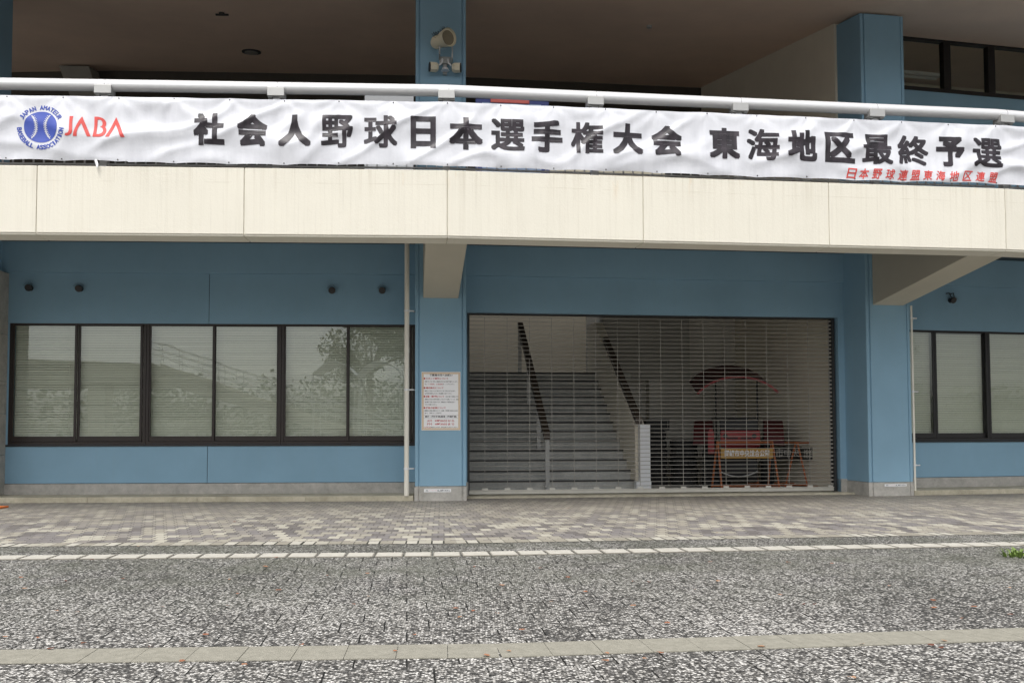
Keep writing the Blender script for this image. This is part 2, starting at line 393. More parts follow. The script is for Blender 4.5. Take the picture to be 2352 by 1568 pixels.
def wall_mesh(b, holes, z0, z1, n=-.79, th=.25, s0=.0, s1=L, joints=(4.655,)):
    """wall with rectangular openings (s0,s1,z0,z1) cut out of it, real thickness, narrow open joints"""
    m = MB(); xs = sorted({s0, s1, *[h[0] for h in holes], *[h[1] for h in holes], *[j for j in joints]})
    for a, c in zip(xs, xs[1:]):
        mid = (a + c) / 2; hs = sorted([(h[2], h[3]) for h in holes if h[0] < mid < h[1]])
        z = z0
        ja = .006 if a in joints else 0; jc = .006 if c in joints else 0
        for h0, h1 in hs + [(z1, z1)]:
            if h0 > z + 1e-4: m.lb(b, a + ja, c - jc, n - th, n, z, h0)
            z = h1
    return m
WZ0, WZ1 = 1.10, 3.54
wall_mesh(1, [(.70, 8.85, WZ0, WZ1)], .325, 4.57).build('wall', M['blue'], B)
m = wall_mesh(2, [(.60, 8.70, 0, 3.81)], .04, 4.57, joints=()); m.v = m.v; m.build('wall', M['blue'], B)
wall_mesh(3, [(.60, 8.72, WZ0 + .03, WZ1 + .03)], .325, 4.57).build('wall', M['blue'], B)
for b in (0, 4): wall_mesh(b, [], .325, 4.57).build('wall', M['blue'], B)
for b in range(0, 5):
    k = MB(); k.lb(b, .0, L, -1.04, -.752, 4.575, 5.2); k.build('edge_beam', M['blue'], B, .006)
# joint filler behind the open joints
for b in (1, 3):
    for z0, z1 in ((.33, WZ0 - .01), (WZ1 + .05, 4.56)):
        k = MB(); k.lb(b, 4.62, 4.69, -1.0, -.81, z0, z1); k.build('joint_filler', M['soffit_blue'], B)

# columns: grooved profile, lower to the soffit and on up to the sloping ceiling
def col_profile(e=0, back=-1.05):
    g_ = .015
    return [(-.50 - e, back), (-.50 - e, -.02 + e), (-.485 - e, 0 - .012 + e), (-.44, -.012 + e), (-.432, -.03 + e), (-.42, -.03 + e), (-.412, 0 + e), (.412, 0 + e), (.42, -.03 + e), (.432, -.03 + e), (.44, -.012 + e), (.485 + e, -.012 + e), (.50 + e, -.02 + e), (.50 + e, back)]
for i in range(0, 6):
    m = MB(); pr = col_profile()
    m.prism([PC(i, s, n, .292) for s, n in pr], [PC(i, s, n, 5.2) for s, n in pr])
    pr2 = col_profile(0, -.98)
    m.prism([PC(i, s, n, 5.4) for s, n in pr2], [PC(i, s, n, 10.16 - .18 * n) for s, n in pr2])
    o = m.build('column', M['blue'], B)
    if i in (2, 3): tag(o, 'blue column with spotlight and notice board' if i == 2 else 'blue column right of the shutter')
    m = MB(); pr = col_profile(.012); m.prism([PC(i, s, n, 0) for s, n in pr], [PC(i, s, n, .275) for s, n in pr])
    pr = col_profile(-.012); m.prism([PC(i, s, n, .275) for s, n in pr], [PC(i, s, n, .292) for s, n in pr])
    m.build('plinth', M['plinth'], o, .004)
# clad pier face just inside the left column
m = MB()
zz = [0, .9, 1.72, 2.28, 2.36, 3.3, 4.55]
for a, c in zip(zz, zz[1:]): m.lb(1, .50, .66, -.79, .03, a + .004, c - .004)
tag(m.build('clad_pier', M['plinth'], B, .004), 'grey stone clad pier at the left end of the windows')

# brackets carrying the balcony
for i in range(0, 6):
    m = MB(); prof = [(0.0, 3.97), (2.84, 4.46), (2.84, 5.2), (0.0, 5.2)]
    m.prism([PC(i, -.345, n, z) for n, z in prof], [PC(i, .345, n, z) for n, z in prof])
    m.build('bracket', M['bracket'], B, .01)
# balcony slab, fascia panels
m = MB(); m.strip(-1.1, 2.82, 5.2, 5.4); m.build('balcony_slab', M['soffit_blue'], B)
m = MB(); m.strip(-7.4, -1.1, 5.2, 5.4); m.build('concourse_floor', M['step'], B)
for b in range(0, 5):
    e0 = (mit(b, 3.25) - V[b]).dot(D[b]); e1 = (mit(b + 1, 3.25) - V[b]).dot(D[b])
    i0 = (mit(b, 2.80) - V[b]).dot(D[b]); i1 = (mit(b + 1, 2.80) - V[b]).dot(D[b])
    for k in range(3):
        f0, f1 = k / 3, (k + 1) / 3
        gp = .006
        a, c = e0 + (e1 - e0) * f0 + gp, e0 + (e1 - e0) * f1 - gp
        ai, ci = i0 + (i1 - i0) * f0 + gp, i0 + (i1 - i0) * f1 - gp
        if 0 < k: ai = a
        if k < 2: ci = c
        m = MB()
        m.hexa([P(b, a, 3.235, 4.435), P(b, c, 3.235, 4.435), P(b, ci, 2.80, 4.435), P(b, ai, 2.80, 4.435)] + [P(b, a, 3.235, 4.46), P(b, c, 3.235, 4.46), P(b, ci, 2.80, 4.46), P(b, ai, 2.80, 4.46)])
        m.hexa([P(b, a, 3.25, 4.463), P(b, c, 3.25, 4.463), P(b, ci, 2.80, 4.463), P(b, ai, 2.80, 4.463)] + [P(b, a, 3.25, 5.52), P(b, c, 3.25, 5.52), P(b, ci, 2.80, 5.54), P(b, ai, 2.80, 5.54)])
        m.build('fascia_panel', M['fascia'], B, .008)
m = MB(); m.strip(2.86, 3.232, 4.45, 5.505); m.build('fascia_joint_filler', M['bracket'], B)
m = MB(); m.strip(2.77, 2.797, 4.47, 5.2); m.build('added_fascia_lining', M['soffit_blue'], B)  # unseen dark strip, added to cut light bouncing onto the upper walls
# upper ceiling (underside of the stands, rising inwards), back wall
CE = lambda n: 10.2 - .18 * n
m = MB(); m.strip(-7.65, 3.4, 10.2, 10.55, dz=-.18); m.build('sloping_ceiling', M['ceiling'], B)
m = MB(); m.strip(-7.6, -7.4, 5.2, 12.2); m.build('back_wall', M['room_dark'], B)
m = MB(); m.lb(2, 5.7, 5.9, -10.5, -7.6, 5.2, 5.8); m.lb(2, -.8, -.6, -10.5, -7.6, 5.2, 5.8); m.lb(2, -.8, 5.7, -10.8, -10.5, 5.2, 5.8); m.build('added_skylight_shaft', M['inner_wall'], B)  # unseen open shaft, added to bring daylight down to the stair landing
m = MB(); m.lb(2, 5.9, L, -9.0, -7.6, 5.2, 5.4); m.build('rear_slab', M['step'], B)
m = MB(); m.strip(3.2, 3.4, 9.60, 11.2); m.build('upper_fascia', M['fascia'], B)
m = MB(); m.lb(3, -.52, -.36, -7.4, -.9, 4.9, 12.0); tag(m.build('side_wall', M['inner_wall'], B), 'beige side wall of the open upper concourse')
m = MB(); m.hexa([P(1, -.3, -7.35, 9.2), P(1, .4, -7.35, 9.2), P(1, .4, -6.7, 9.2), P(1, -.3, -6.7, 9.2), P(1, -1.1, -7.35, 11.45), P(1, -.3, -7.35, 11.45), P(1, -.3, -6.7, 11.35), P(1, -1.1, -6.7, 11.35)])
m.build('raking_beam', M['hall_beam'], B)
# upper blue wall with the window band on the right
for b in (3, 4):
    h0 = .3 if b == 3 else .5
    wall_mesh(b, [(h0, L - .3, 9.19, 10.50)], 4.9, 10.9, n=-1.3, th=.2, joints=(5.0,)).build('upper_wall', M['blue'], B)
    f = MB()
    s0, s1 = h0, L - .3
    f.lb(b, s0, s1, -1.40, -1.28, 9.19, 9.28); f.lb(b, s0, s1, -1.40, -1.28, 10.38, 10.50)
    xs = [.3, 1.30, 2.56, 3.76, 4.96, 6.16, 7.36, 8.56]
    for x in xs: f.lb(b, x, x + .19, -1.41, -1.27, 9.28, 10.38)
    wn = f.build('upper_window', M['frame_black'], B, .005)
    p = MB(); p.lb(b, s0, s1, -1.352, -1.346, 9.28, 10.38); p.build('pane', M['glass'], wn)
    f2 = MB(); f2.lb(b, 0, L, -5.0, -4.8, 4.9, 11.0); f2.build('upper_room_wall', M['inner_wall'], B)
f = MB(); f.tube([P(3, 2.15, -2.6, 10.12), P(3, 3.45, -2.6, 10.12)], .03, 8); f.lb(3, 2.05, 3.55, -2.68, -2.52, 10.16, 10.24)
tag(f.build('batten_light', M['white'], B), 'white batten light behind the upper window')
# ceiling fittings
m = MB()
def disc_on_ceiling(mb, b, s, n, r, th, r2=None):
    c = P(b, s, n, CE(n) - th); nn = (Vector((0, 0, 1)) + .18 * N[b]).normalized(); u = D[b]; v_ = nn.cross(u)
    ring = lambda rr, h: [c + rr * (math.cos(a) * u + math.sin(a) * v_) + nn * h for a in [k * math.pi / 12 for k in range(24)]]
    mb.prism(ring(r, 0), ring(r, th + .01))
disc_on_ceiling(m, 1, 4.48, -5.09, .24, .03); o = m.build('downlight', M['dark_grey'], B)
m = MB(); disc_on_ceiling(m, 1, 4.48, -5.09, .17, .045); m.build('lens', M['steel'], o)
m = MB(); disc_on_ceiling(m, 1, 4.55, -1.9, .06, .05); m.lb(1, 4.42, 4.7, -1.92, -1.88, CE(-1.9) - .06, CE(-1.9) - .03); m.build('ceiling_sensor', M['dark_grey'], B)
m = MB(); disc_on_ceiling(m, 2, 4.84, -1.72, .06, .05); m.build('ceiling_sensor', M['alu_grey'], B)
# round vent caps with short wire guards
for b, s, z in ((1, 1.09, 4.255), (1, 2.08, 4.245), (1, 7.15, 4.235), (1, 8.17, 4.24), (3, 2.17, 4.25)):
    m = MB(); m.tube([P(b, s, -.79, z), P(b, s, -.71, z)], .058, 16, cap=True); m.tube([P(b, s, -.71, z), P(b, s, -.68, z - .015)], .070, 16)
    for k in range(9):
        a = R(20 + k * 17); m.tube([P(b, s + .07 * math.cos(a), -.69, z + .07 * math.sin(a)), P(b, s + .115 * math.cos(a), -.69, z + .115 * math.sin(a))], .0025, 4)
    m.build('vent_cap', M['black'], B)
m = MB()
for ds in (-.06, .05): m.tube([P(3, 2.13 + ds, -.79, 4.40), P(3, 2.13 + ds, -.70, 4.40), P(3, 2.15 + ds * .6, -.68, 4.30)], .012, 6)
m.build('cable_bracket', M['dark_grey'], B)

# windows: bronze aluminium sliding pairs with blinds
def window(b, s0, s1, panes, z0, z1, mat, name='window'):
    f = MB()
    f.lb(b, s0, s1, -.90, -.785, z0, z0 + .055)                # sill track
    f.lb(b, s0 - .03, s1 + .03, -.80, -.755, z0 - .035, z0 - .002)
    f.lb(b, s0, s1, -.90, -.785, z1 - .03, z1 + .004)
    f.lb(b, s0, s0 + .055, -.90, -.784, z0 + .055, z1 - .03); f.lb(b, s1 - .055, s1, -.90, -.784, z0 + .055, z1 - .03)
    o = f.build(name, mat, B, .004)
    zb = z0 + .165
    for k, (a, c) in enumerate(panes):
        d_ = -.80 - .04 * (k % 2)
        q = MB()
        q.lb(b, a - .05, a, d_ - .03, d_, z0 + .06, z1 - .033); q.lb(b, c, c + .05, d_ - .03, d_, z0 + .06, z1 - .033)
        q.lb(b, a, c, d_ - .03, d_, z0 + .06, zb); q.lb(b, a, c, d_ - .03, d_, z1 - .045, z1 - .033)
        q.build('sash', mat, o, .003)
        q = MB(); q.lb(b, a, c, d_ - .018, d_ - .012, zb, z1 - .045); q.build('pane', M['glass'], o)
        q = MB(); z = zb - .04; nn = -.935
        rs = random.Random(int(a * 100) + b)
        while z < z1 - .04:                                   # tilted slats
            t = .96 + rs.uniform(-.09, .09); h = .0245; dx = h * math.cos(t) * .5; dz_ = h * math.sin(t)
            pts = [P(b, a - .03, nn + dx, z - dz_), P(b, c + .03, nn + dx, z - dz_), P(b, c + .03, nn - dx, z + dz_), P(b, a - .03, nn - dx, z + dz_)]
            q.hexa(pts + [p + Vector((0, 0, .0015)) for p in pts]); z += .0505 + rs.uniform(-.0015, .0015)
        for x in (a + .15, c - .15): q.lb(b, x, x + .004, nn + .018, nn + .02, zb - .04, z1)
        q.build('blind', M['blind'], o)
    return o
k_ = M['frame']
window(1, .70, 3.41, [(.785, 1.98), (2.08, 3.27)], WZ0, WZ1, k_)
window(1, 3.415, 6.12, [(3.50, 4.73), (4.79, 6.02)], WZ0, WZ1, k_)
window(1, 6.125, 8.85, [(6.21, 7.44), (7.50, 8.72)], WZ0, WZ1, k_)
wf = M['frame_black']
window(3, .60, 3.10, [(.68, 1.69), (1.83, 3.03)], WZ0 + .03, WZ1 + .03, wf)
window(3, 3.105, 5.75, [(3.16, 4.36), (4.43, 5.66)], WZ0 + .03, WZ1 + .03, wf)
window(3, 5.755, 8.72, [(5.84, 7.15), (7.22, 8.62)], WZ0 + .03, WZ1 + .03, wf)
for b in (1, 3):                                              # rooms behind the blinds
    m = MB(); m.lb(b, .3, L - .3, -4.2, -4.0, .3, 5.19); m.lb(b, .3, .5, -4.0, -1.1, .3, 5.19); m.lb(b, L - .5, L - .3, -4.0, -1.1, .3, 5.19)
    m.lb(b, .5, L - .5, -4.0, -1.1, .2, .3); m.build('office_walls', M['room_wall'], B)

# roller grille shutter
rs_ = MB(); rs_.lb(2, .62, .66, -1.0, -.90, .04, 3.84); rs_.lb(2, 8.60, 8.66, -1.0, -.88, .04, 3.84); rs_.lb(2, .62, 8.66, -1.05, -.88, 3.785, 3.84)
sh = rs_.build('roller_shutter', M['dark_grey'], B)
m = MB(); z = .20; i = 0
while z < 3.78:
    m.tube([P(2, .65, -.93, z), P(2, 8.61, -.93, z)], .0066, 6); z += .0862; i += 1
s = 1.02 - .475; rr = random.Random(3)
cols = [.98 + .473 * k for k in range(17)]
for j, s in enumerate(cols):
    for k in range(i - 1):
        zz = .20 + k * .0862
        if rr.random() < .03 and zz > 2.2: continue
        m.lb(2, s - .004, s + .004, -.937, -.925, zz, zz + .0862)
for sgn in (8.58,):
    z = .2
    while z < 3.75: m.lb(2, 8.545, 8.60, -.95, -.91, z - .012, z + .02); z += .0862
m.build('grille', M['steel'], sh)
m = MB(); m.lb(2, .65, 8.61, -.96, -.90, .055, .125); m.lb(2, .65, 8.61, -.95, -.885, .125, .14)
for s in cols: m.lb(2, s - .06, s + .06, -.945, -.925, .14, .175)
m.build('bottom_rail', M['rail_bar'], sh)

# the entrance hall behind the grille
m = MB(); m.lb(2, -.5, 10, -10.6, -1.06, .0, .03); m.build('hall_floor', M['room_wall'], B)
m = MB(); m.lb(2, -.6, 5.7, -10.8, -10.5, .03, 5.2); m.build('landing_wall', M['inner_wall'], B)
m = MB(); m.lb(2, -.6, 5.4, -10.495, -10.47, 2.9, 3.05); m.build('skirting', M['step'], B)
m = MB(); m.lb(2, 5.47, 5.7, -10.5, -6.5, .03, 5.2); m.build('stair_return_wall', M['hall_beam'], B)  # darker grey here puts the shade of this wall into its colour
m = MB(); m.lb(2, 4.95, 8.70, -6.5, -6.2, .03, 5.2); tag(m.build('hall_back_wall', M['room_wall'], B), 'grey back wall of the entrance hall')
m = MB(); m.lb(2, 4.80, 7.2, -6.19, -5.75, 2.74, 5.2); m.build('hall_beam', M['hall_beam'], B)
m = MB(); m.lb(2, 8.70, 8.95, -6.2, -1.06, .03, 5.2); tag(m.build('hall_side_wall', M['inner_wall'], B), 'beige side wall right of the machine')
m = MB(); m.lb(2, -.6, -.3, -10.5, -1.06, .03, 5.2); m.build('hall_side_wall', M['room_wall'], B)
m = MB(); m.lb(2, 6.1, 6.5, -6.19, -5.9, .03, 2.74); m.build('hall_pier', M['room_wall'], B)
# stairs
NS, RZ, TR, S0 = 13, .22, .287, -2.06
m = MB()
for k in range(NS):
    n0 = S0 - k * TR
    m.lb(2, -.3, 4.5, -5.51 - .02, n0, .03 + k * RZ, .03 + (k + 1) * RZ - .03)
    m.lb(2, -.3, 4.5, n0 - TR - .02, n0 + .02, .03 + (k + 1) * RZ - .03, .03 + (k + 1) * RZ)
m.lb(2, -.3, 5.47, -10.5, -5.53, 2.7, .03 + NS * RZ)
stair = m.build('staircase', M['step'], B)
m = MB()
for k in range(NS): m.lb(2, -.3, 4.5, S0 - k * TR - .05, S0 - k * TR + .024, .03 + (k + 1) * RZ - .034, .03 + (k + 1) * RZ + .003)
m.build('nosing', M['dark_grey'], stair)
zt = 1.45; m = MB(); dn = -5.6 - S0; rise = .03 + NS * RZ
prof = [(S0 + .1, .03), (S0 + .1, zt), (-5.6, zt + rise - .1), (-6.4, zt + rise - .1), (-6.4, .03)]
m.prism([P(2, 4.5, n, z) for n, z in prof], [P(2, 4.74, n, z) for n, z in prof])
m.build('parapet', M['inner_wall'], stair, .01)
m = MB(); m.lb(2, 4.56, 4.80, S0 + .12, S0 + .26, .03, 1.50); m.build('parapet_end', M['white'], stair, .01)
m = MB(); m.lb(2, 4.46, 4.80, S0 + .1, S0 + .3, .03, .24); m.build('parapet_foot', M['white'], stair)
m = MB(); m.prism([P(2, 4.52, S0 + .1, zt + .06), P(2, 4.52, S0 + .1, zt + .20), P(2, 4.52, -4.75, zt + (S0 - .0 + 4.75) * .80 + .16), P(2, 4.52, -4.75, zt + (S0 + 4.75) * .80 + .02)],
                  [P(2, 4.66, S0 + .1, zt + .06), P(2, 4.66, S0 + .1, zt + .20), P(2, 4.66, -4.75, zt + (S0 + 4.75) * .80 + .16), P(2, 4.66, -4.75, zt + (S0 + 4.75) * .80 + .02)])
m.build('wall_handrail', M['wood'], stair)
m = MB(); m.prism([P(2, 2.44, S0, 1.16), P(2, 2.44, S0, 1.32), P(2, 2.44, -5.7, 4.24), P(2, 2.44, -5.7, 4.08)], [P(2, 2.58, S0, 1.16), P(2, 2.58, S0, 1.32), P(2, 2.58, -5.7, 4.24), P(2, 2.58, -5.7, 4.08)])
m.build('centre_handrail', M['wood'], stair)
for n, zb in ((S0 + .06, .03), (-3.05, .9), (-4.4, 1.95), (-5.75, 2.89)):
    m = MB(); zt2 = 1.2 + (S0 - n) * .80
    m.lb(2, 2.46, 2.55, n - .02, n + .02, zb, max(zb + .9, zt2)); m.build('handrail_post', M['alu_grey'], stair)

# ---------------------------------------------------------------- balcony railing
rail = thing('balcony_railing', mit(2, 3.1, 5.52), 'white tubular balcony railing above the cream fascia', 'railing')
m = MB(); m.tube([mit(i, 3.08, 6.872) for i in range(6)], .094, 24)
m.build('handrail', M['alu'], rail)
for (b, s) in ((1, 4.04), (1, 9.49), (2, 4.81), (2, 7.24), (2, 2.33), (1, 6.75), (3, .02)): 
    m = MB(); c0 = P(b, s + .02, 3.08, 6.872); m.tube([c0 - D[b] * .002, c0 + D[b] * .002], .0955, 20); m.build('rail_joint', M['dark_grey'], rail)
posts = [(1, -1.4), (1, 1.33), (1, 4.04), (1, 6.75), (1, 9.47), (2, 2.33), (2, 4.81), (2, 7.24), (3, .02), (3, 2.5), (3, 5.0)]
for b, s in posts:
    m = MB()
    prof = [(-.02, .06), (-.125, .06), (-.125, -.01), (-.02, -.01)]
    m.lb(b, s - .135, s + .135, 3.0, 3.195, 6.705, 6.845)
    m.lb(b, s - .13, s - .06, 3.02, 3.17, 6.685, 6.705); m.lb(b, s + .06, s + .13, 3.02, 3.17, 6.685, 6.705)
    o = m.build('rail_saddle', M['alu_grey'], rail, .008)
    m = MB(); m.lb(b, s - .058, s + .058, 3.0, 3.12, 5.5, 6.705); m.build('post', M['alu'], rail, .004)
for (b, s), (b2, s2) in zip(posts, posts[1:]):
    if b != b2:
        if b == 1: spans = [(2, -.1, s2)]
        else: spans = [(b, s, 9.48)]
    else: spans = [(b, s, s2)]
    for bb, a, c in spans:
        m = MB(); n = max(2, int((c - a) / .155))
        for k in range(1, n):
            x = a + (c - a) * k / n; m.lb(bb, x - .009, x + .009, 3.02, 3.05, 5.60, 6.64)
        m.lb(bb, a, c, 3.015, 3.055, 6.60, 6.625); m.lb(bb, a, c, 3.015, 3.055, 5.60, 5.625)
        m.build('baluster_panel', M['alu'], rail)

# ---------------------------------------------------------------- text helpers
def text_polys(s, bold=0.0, size=1.0, space=1.0):
    cu = bpy.data.curves.new('tmp', 'FONT'); cu.body = s; cu.size = size; cu.offset = bold; cu.resolution_u = 3; cu.space_character = space; cu.fill_mode = 'FRONT'
    o = bpy.data.objects.new('tmp', cu); C.objects.link(o)
    dg = bpy.context.evaluated_depsgraph_get(); dg.update()
    me = o.evaluated_get(dg).to_mesh()
    v = [(p.co.x, p.co.y) for p in me.vertices]; f = [tuple(p.vertices) for p in me.polygons]
    o.evaluated_get(dg).to_mesh_clear(); bpy.data.objects.remove(o); bpy.data.curves.remove(cu)
    return v, f
def curve_polys(loops, closed=True):
    cu = bpy.data.curves.new('tmp', 'CURVE'); cu.dimensions = '2D'; cu.fill_mode = 'BOTH'
    for lp in loops:
        sp = cu.splines.new('POLY'); sp.points.add(len(lp) - 1); sp.use_cyclic_u = True
        for q, (x, y) in zip(sp.points, lp): q.co = (x, y, 0, 1)
    o = bpy.data.objects.new('tmp', cu); C.objects.link(o)
    dg = bpy.context.evaluated_depsgraph_get(); dg.update(); me = o.evaluated_get(dg).to_mesh()
    v = [(p.co.x, p.co.y) for p in me.vertices]; f = [tuple(p.vertices) for p in me.polygons]
    o.evaluated_get(dg).to_mesh_clear(); bpy.data.objects.remove(o); bpy.data.curves.remove(cu)
    return v, f
def fit(vf, x0, y0, x1, y1, keep=False):
    v, f = vf; xs = [p[0] for p in v]; ys = [p[1] for p in v]
    a, b_, c, d_ = min(xs), min(ys), max(xs), max(ys)
    sx = (x1 - x0) / max(c - a, 1e-6); sy = (y1 - y0) / max(d_ - b_, 1e-6)
    if keep: sx = sy = min(sx, sy)
    return [(x0 + (p[0] - a) * sx, y0 + (p[1] - b_) * sy) for p in v], f
def merge(items):
    v = []; f = []
    for a, c in items:
        o = len(v); v += a; f += [tuple(o + i for i in q) for q in c]
    return v, f

# ---------------------------------------------------------------- banner
FB = 3.235
bq = [mit(i, FB) for i in range(6)]; acc = [0]
for i in range(5): acc.append(acc[-1] + (bq[i + 1] - bq[i]).length)
U0 = acc[2]                                                   # u=0 at the kink over the middle column
def u_of(b, s): return acc[b] - U0 + (P(b, s, FB, 0) - bq[b]).dot(D[b])
def BP(u, z, out=0.0):
    a = u + U0; i = max(0, min(4, next((k for k in range(5) if a < acc[k + 1]), 4)))
    p = bq[i] + D[i] * (a - acc[i]); nn = N[i]
    blend = 0
    return Vector((p.x, p.y, z)) + nn * out
ZB, ZT = 5.575, 6.625
def ridged(x, y): return 1 - min(1, math.sqrt(noise.noise(Vector((x, y, 3.3))) ** 2 + .006)) * 2
def sagz(u, t):
    k = (u / .86) % 1.0; sag = .014 * math.sin(math.pi * k)
    top = ZT - sag - .012 * noise.noise(Vector((u * .6, 0, 1)))
    bot = ZB + sag * .9 + .018 * noise.noise(Vector((u * .5, 5, 1)))
    if u < -5: bot += .02
    return bot + (top - bot) * t
def boff(u, t):
    z = t
    e = math.sin(math.pi * min(1, max(0, t))) ** .6
    a = ridged(u * .55 + z * .9, z * 1.1 - u * .22) ** 2 * .050
    b_ = ridged(u * 1.1 - z * 1.6 + 7, z * 1.3 + u * .30 + 3) ** 3 * .060
    c = noise.noise(Vector((u * 1.3, z * 1.9, 9))) * .030 + noise.noise(Vector((u * 3.2, z * 3.2, 4))) * .010
    k = (u / .86) % 1.0; near = min(k, 1 - k) * .86
    star = .022 * math.exp(-((near) / .16) ** 2) * math.exp(-(1 - t) * 5) + .016 * math.exp(-((near) / .14) ** 2) * math.exp(-t * 6)
    ph = math.atan2(near + .02, max(.01, 1.02 - t)); fold = .006 * math.cos(ph * 9) * math.exp(-((1 - t) * 2.2))
    return .03 + (a + b_ + c) * (.25 + .75 * e) - star + fold
GU = .033; UA, UB = -10.6, 10.9; NU = int((UB - UA) / GU); NV = 32
def grid_pt(i, j, out=0):
    u = UA + i * GU; t = j / NV
    return BP(u, sagz(u, t), boff(u, t) + out)
import functools
grid_c = functools.lru_cache(None)(lambda i, j: grid_pt(i, j))
def surf(u, t, out):                                          # exact bilinear surface of the grid cell
    x = (u - UA) / GU; y = t * NV; i = int(min(max(x, 0), NU - 1)); j = int(min(max(y, 0), NV - 1)); fx, fy = x - i, y - j
    p = (grid_c(i, j) * (1 - fx) + grid_c(i + 1, j) * fx) * (1 - fy) + (grid_c(i, j + 1) * (1 - fx) + grid_c(i + 1, j + 1) * fx) * fy
    bay = max(0, min(4, next((k for k in range(5) if u + U0 < acc[k + 1]), 4)))
    return p + N[bay] * out
banner = thing('banner', BP(0, 5.57), 'long white vinyl banner with black Japanese tournament title tied to the balcony railing', 'banner')
m = MB(); vs = []; fs = []
for i in range(NU + 1):
    for j in range(NV + 1): vs.append(grid_c(i, j))
for i in range(NU):
    for j in range(NV): a = i * (NV + 1) + j; fs.append((a, a + NV + 1, a + NV + 2, a + 1))
m.add(vs, fs, smooth=True); o = m.build('sheet', M['banner'], banner)
def on_banner_layers(layers, name, mat):
    bm = bmesh.new()
    for v, f, out in layers:
        b1 = bmesh.new(); bv = [b1.verts.new((x, y, 0)) for x, y in v]
        for q in f:
            try: b1.faces.new([bv[k] for k in q])
            except ValueError: pass
        xs = [p[0] for p in v]; ys = [p[1] for p in v]
        for i in range(int((min(xs) - UA) / GU), int((max(xs) - UA) / GU) + 2): bmesh.ops.bisect_plane(b1, geom=b1.verts[:] + b1.edges[:] + b1.faces[:], plane_co=(UA + i * GU, 0, 0), plane_no=(1, 0, 0), dist=1e-6)
        hh = (ZT - ZB) / NV
        for j in range(int((min(ys) - ZB) / hh), int((max(ys) - ZB) / hh) + 2): bmesh.ops.bisect_plane(b1, geom=b1.verts[:] + b1.edges[:] + b1.faces[:], plane_co=(0, ZB + j * hh, 0), plane_no=(0, 1, 0), dist=1e-6)
        for p in b1.verts: p.co = surf(p.co.x, (p.co.y - ZB) / (ZT - ZB), out)
        t_ = bpy.data.meshes.new('t'); b1.to_mesh(t_); b1.free(); bm.from_mesh(t_); bpy.data.meshes.remove(t_)
    me = bpy.data.meshes.new(name); bm.to_mesh(me); bm.free(); me.polygons.foreach_set('use_smooth', [True] * len(me.polygons)); me.materials.append(mat)
    o = bpy.data.objects.new(name, me); C.objects.link(o); attach(o, banner); return o
def on_banner(vf, name, mat, out=.0045): return on_banner_layers([(vf[0], vf[1], out)], name, mat)
title = [('社', 1, 5.5, 5.98), ('会', 1, 6.18, 6.64), ('人', 1, 6.82, 7.33), ('野', 1, 7.49, 7.99), ('球', 1, 8.16, 8.69), ('日', 1, 8.90, 9.30), ('本', 2, -.09, .45),
         ('選', 2, .58, 1.13), ('手', 2, 1.24, 1.75), ('権', 2, 1.89, 2.42), ('大', 2, 2.58, 3.08), ('会', 2, 3.24, 3.75), ('東', 2, 4.21, 4.74), ('海', 2, 4.86, 5.42),
         ('地', 2, 5.55, 6.08), ('区', 2, 6.22, 6.76), ('最', 2, 6.89, 7.43), ('終', 2, 7.54, 8.10), ('予', 2, 8.24, 8.74), ('選', 2, 8.88, 9.44)]
for ch, b, a, c in title:
    a_, c_ = u_of(b, a), u_of(b, c)
    dense = ch in '選権最終海野球'
    h_ = .014 if dense else .022
    its = []
    for q in range(9):                                        # heavy strokes: nine shifted copies, each a hair further out
        dx, dy = ((0, 0) if q == 8 else (h_ * (1, 1, 0, -1, -1, -1, 0, 1)[q], h_ * (0, 1, 1, 1, 0, -1, -1, -1)[q]))
        v, f = fit(text_polys(ch), a_ + h_, 5.85 + h_, c_ - h_, 6.375 - h_); its.append(([(x + dx, y + dy) for x, y in v], f, .0035 + .0003 * q))
    tag(on_banner_layers(its, 'title_character', M['letters']), 'black character %s of the banner title' % ch)
sm_pos = [6.70, 6.92, 7.15, 7.385, 7.62, 7.84, 8.07, 8.30, 8.545, 8.79, 9.03, 9.27]
its = []
for ch, s in zip('日本野球連盟東海地区連盟', sm_pos):
    u = u_of(2, s); v, f = fit(text_polys(ch), u - .078, 5.60, u + .078, 5.765)
    for q, (dx, dy) in enumerate(((-.004, 0), (.004, 0), (0, .004), (0, -.004))): its.append(([(x + dx + (y - 5.68) * .15, y + dy) for x, y in v], f, .0035 + .0004 * q))
tag(on_banner_layers(its, 'organiser_lettering', M['banner_red']), 'small red Japanese lettering at the lower right of the banner')
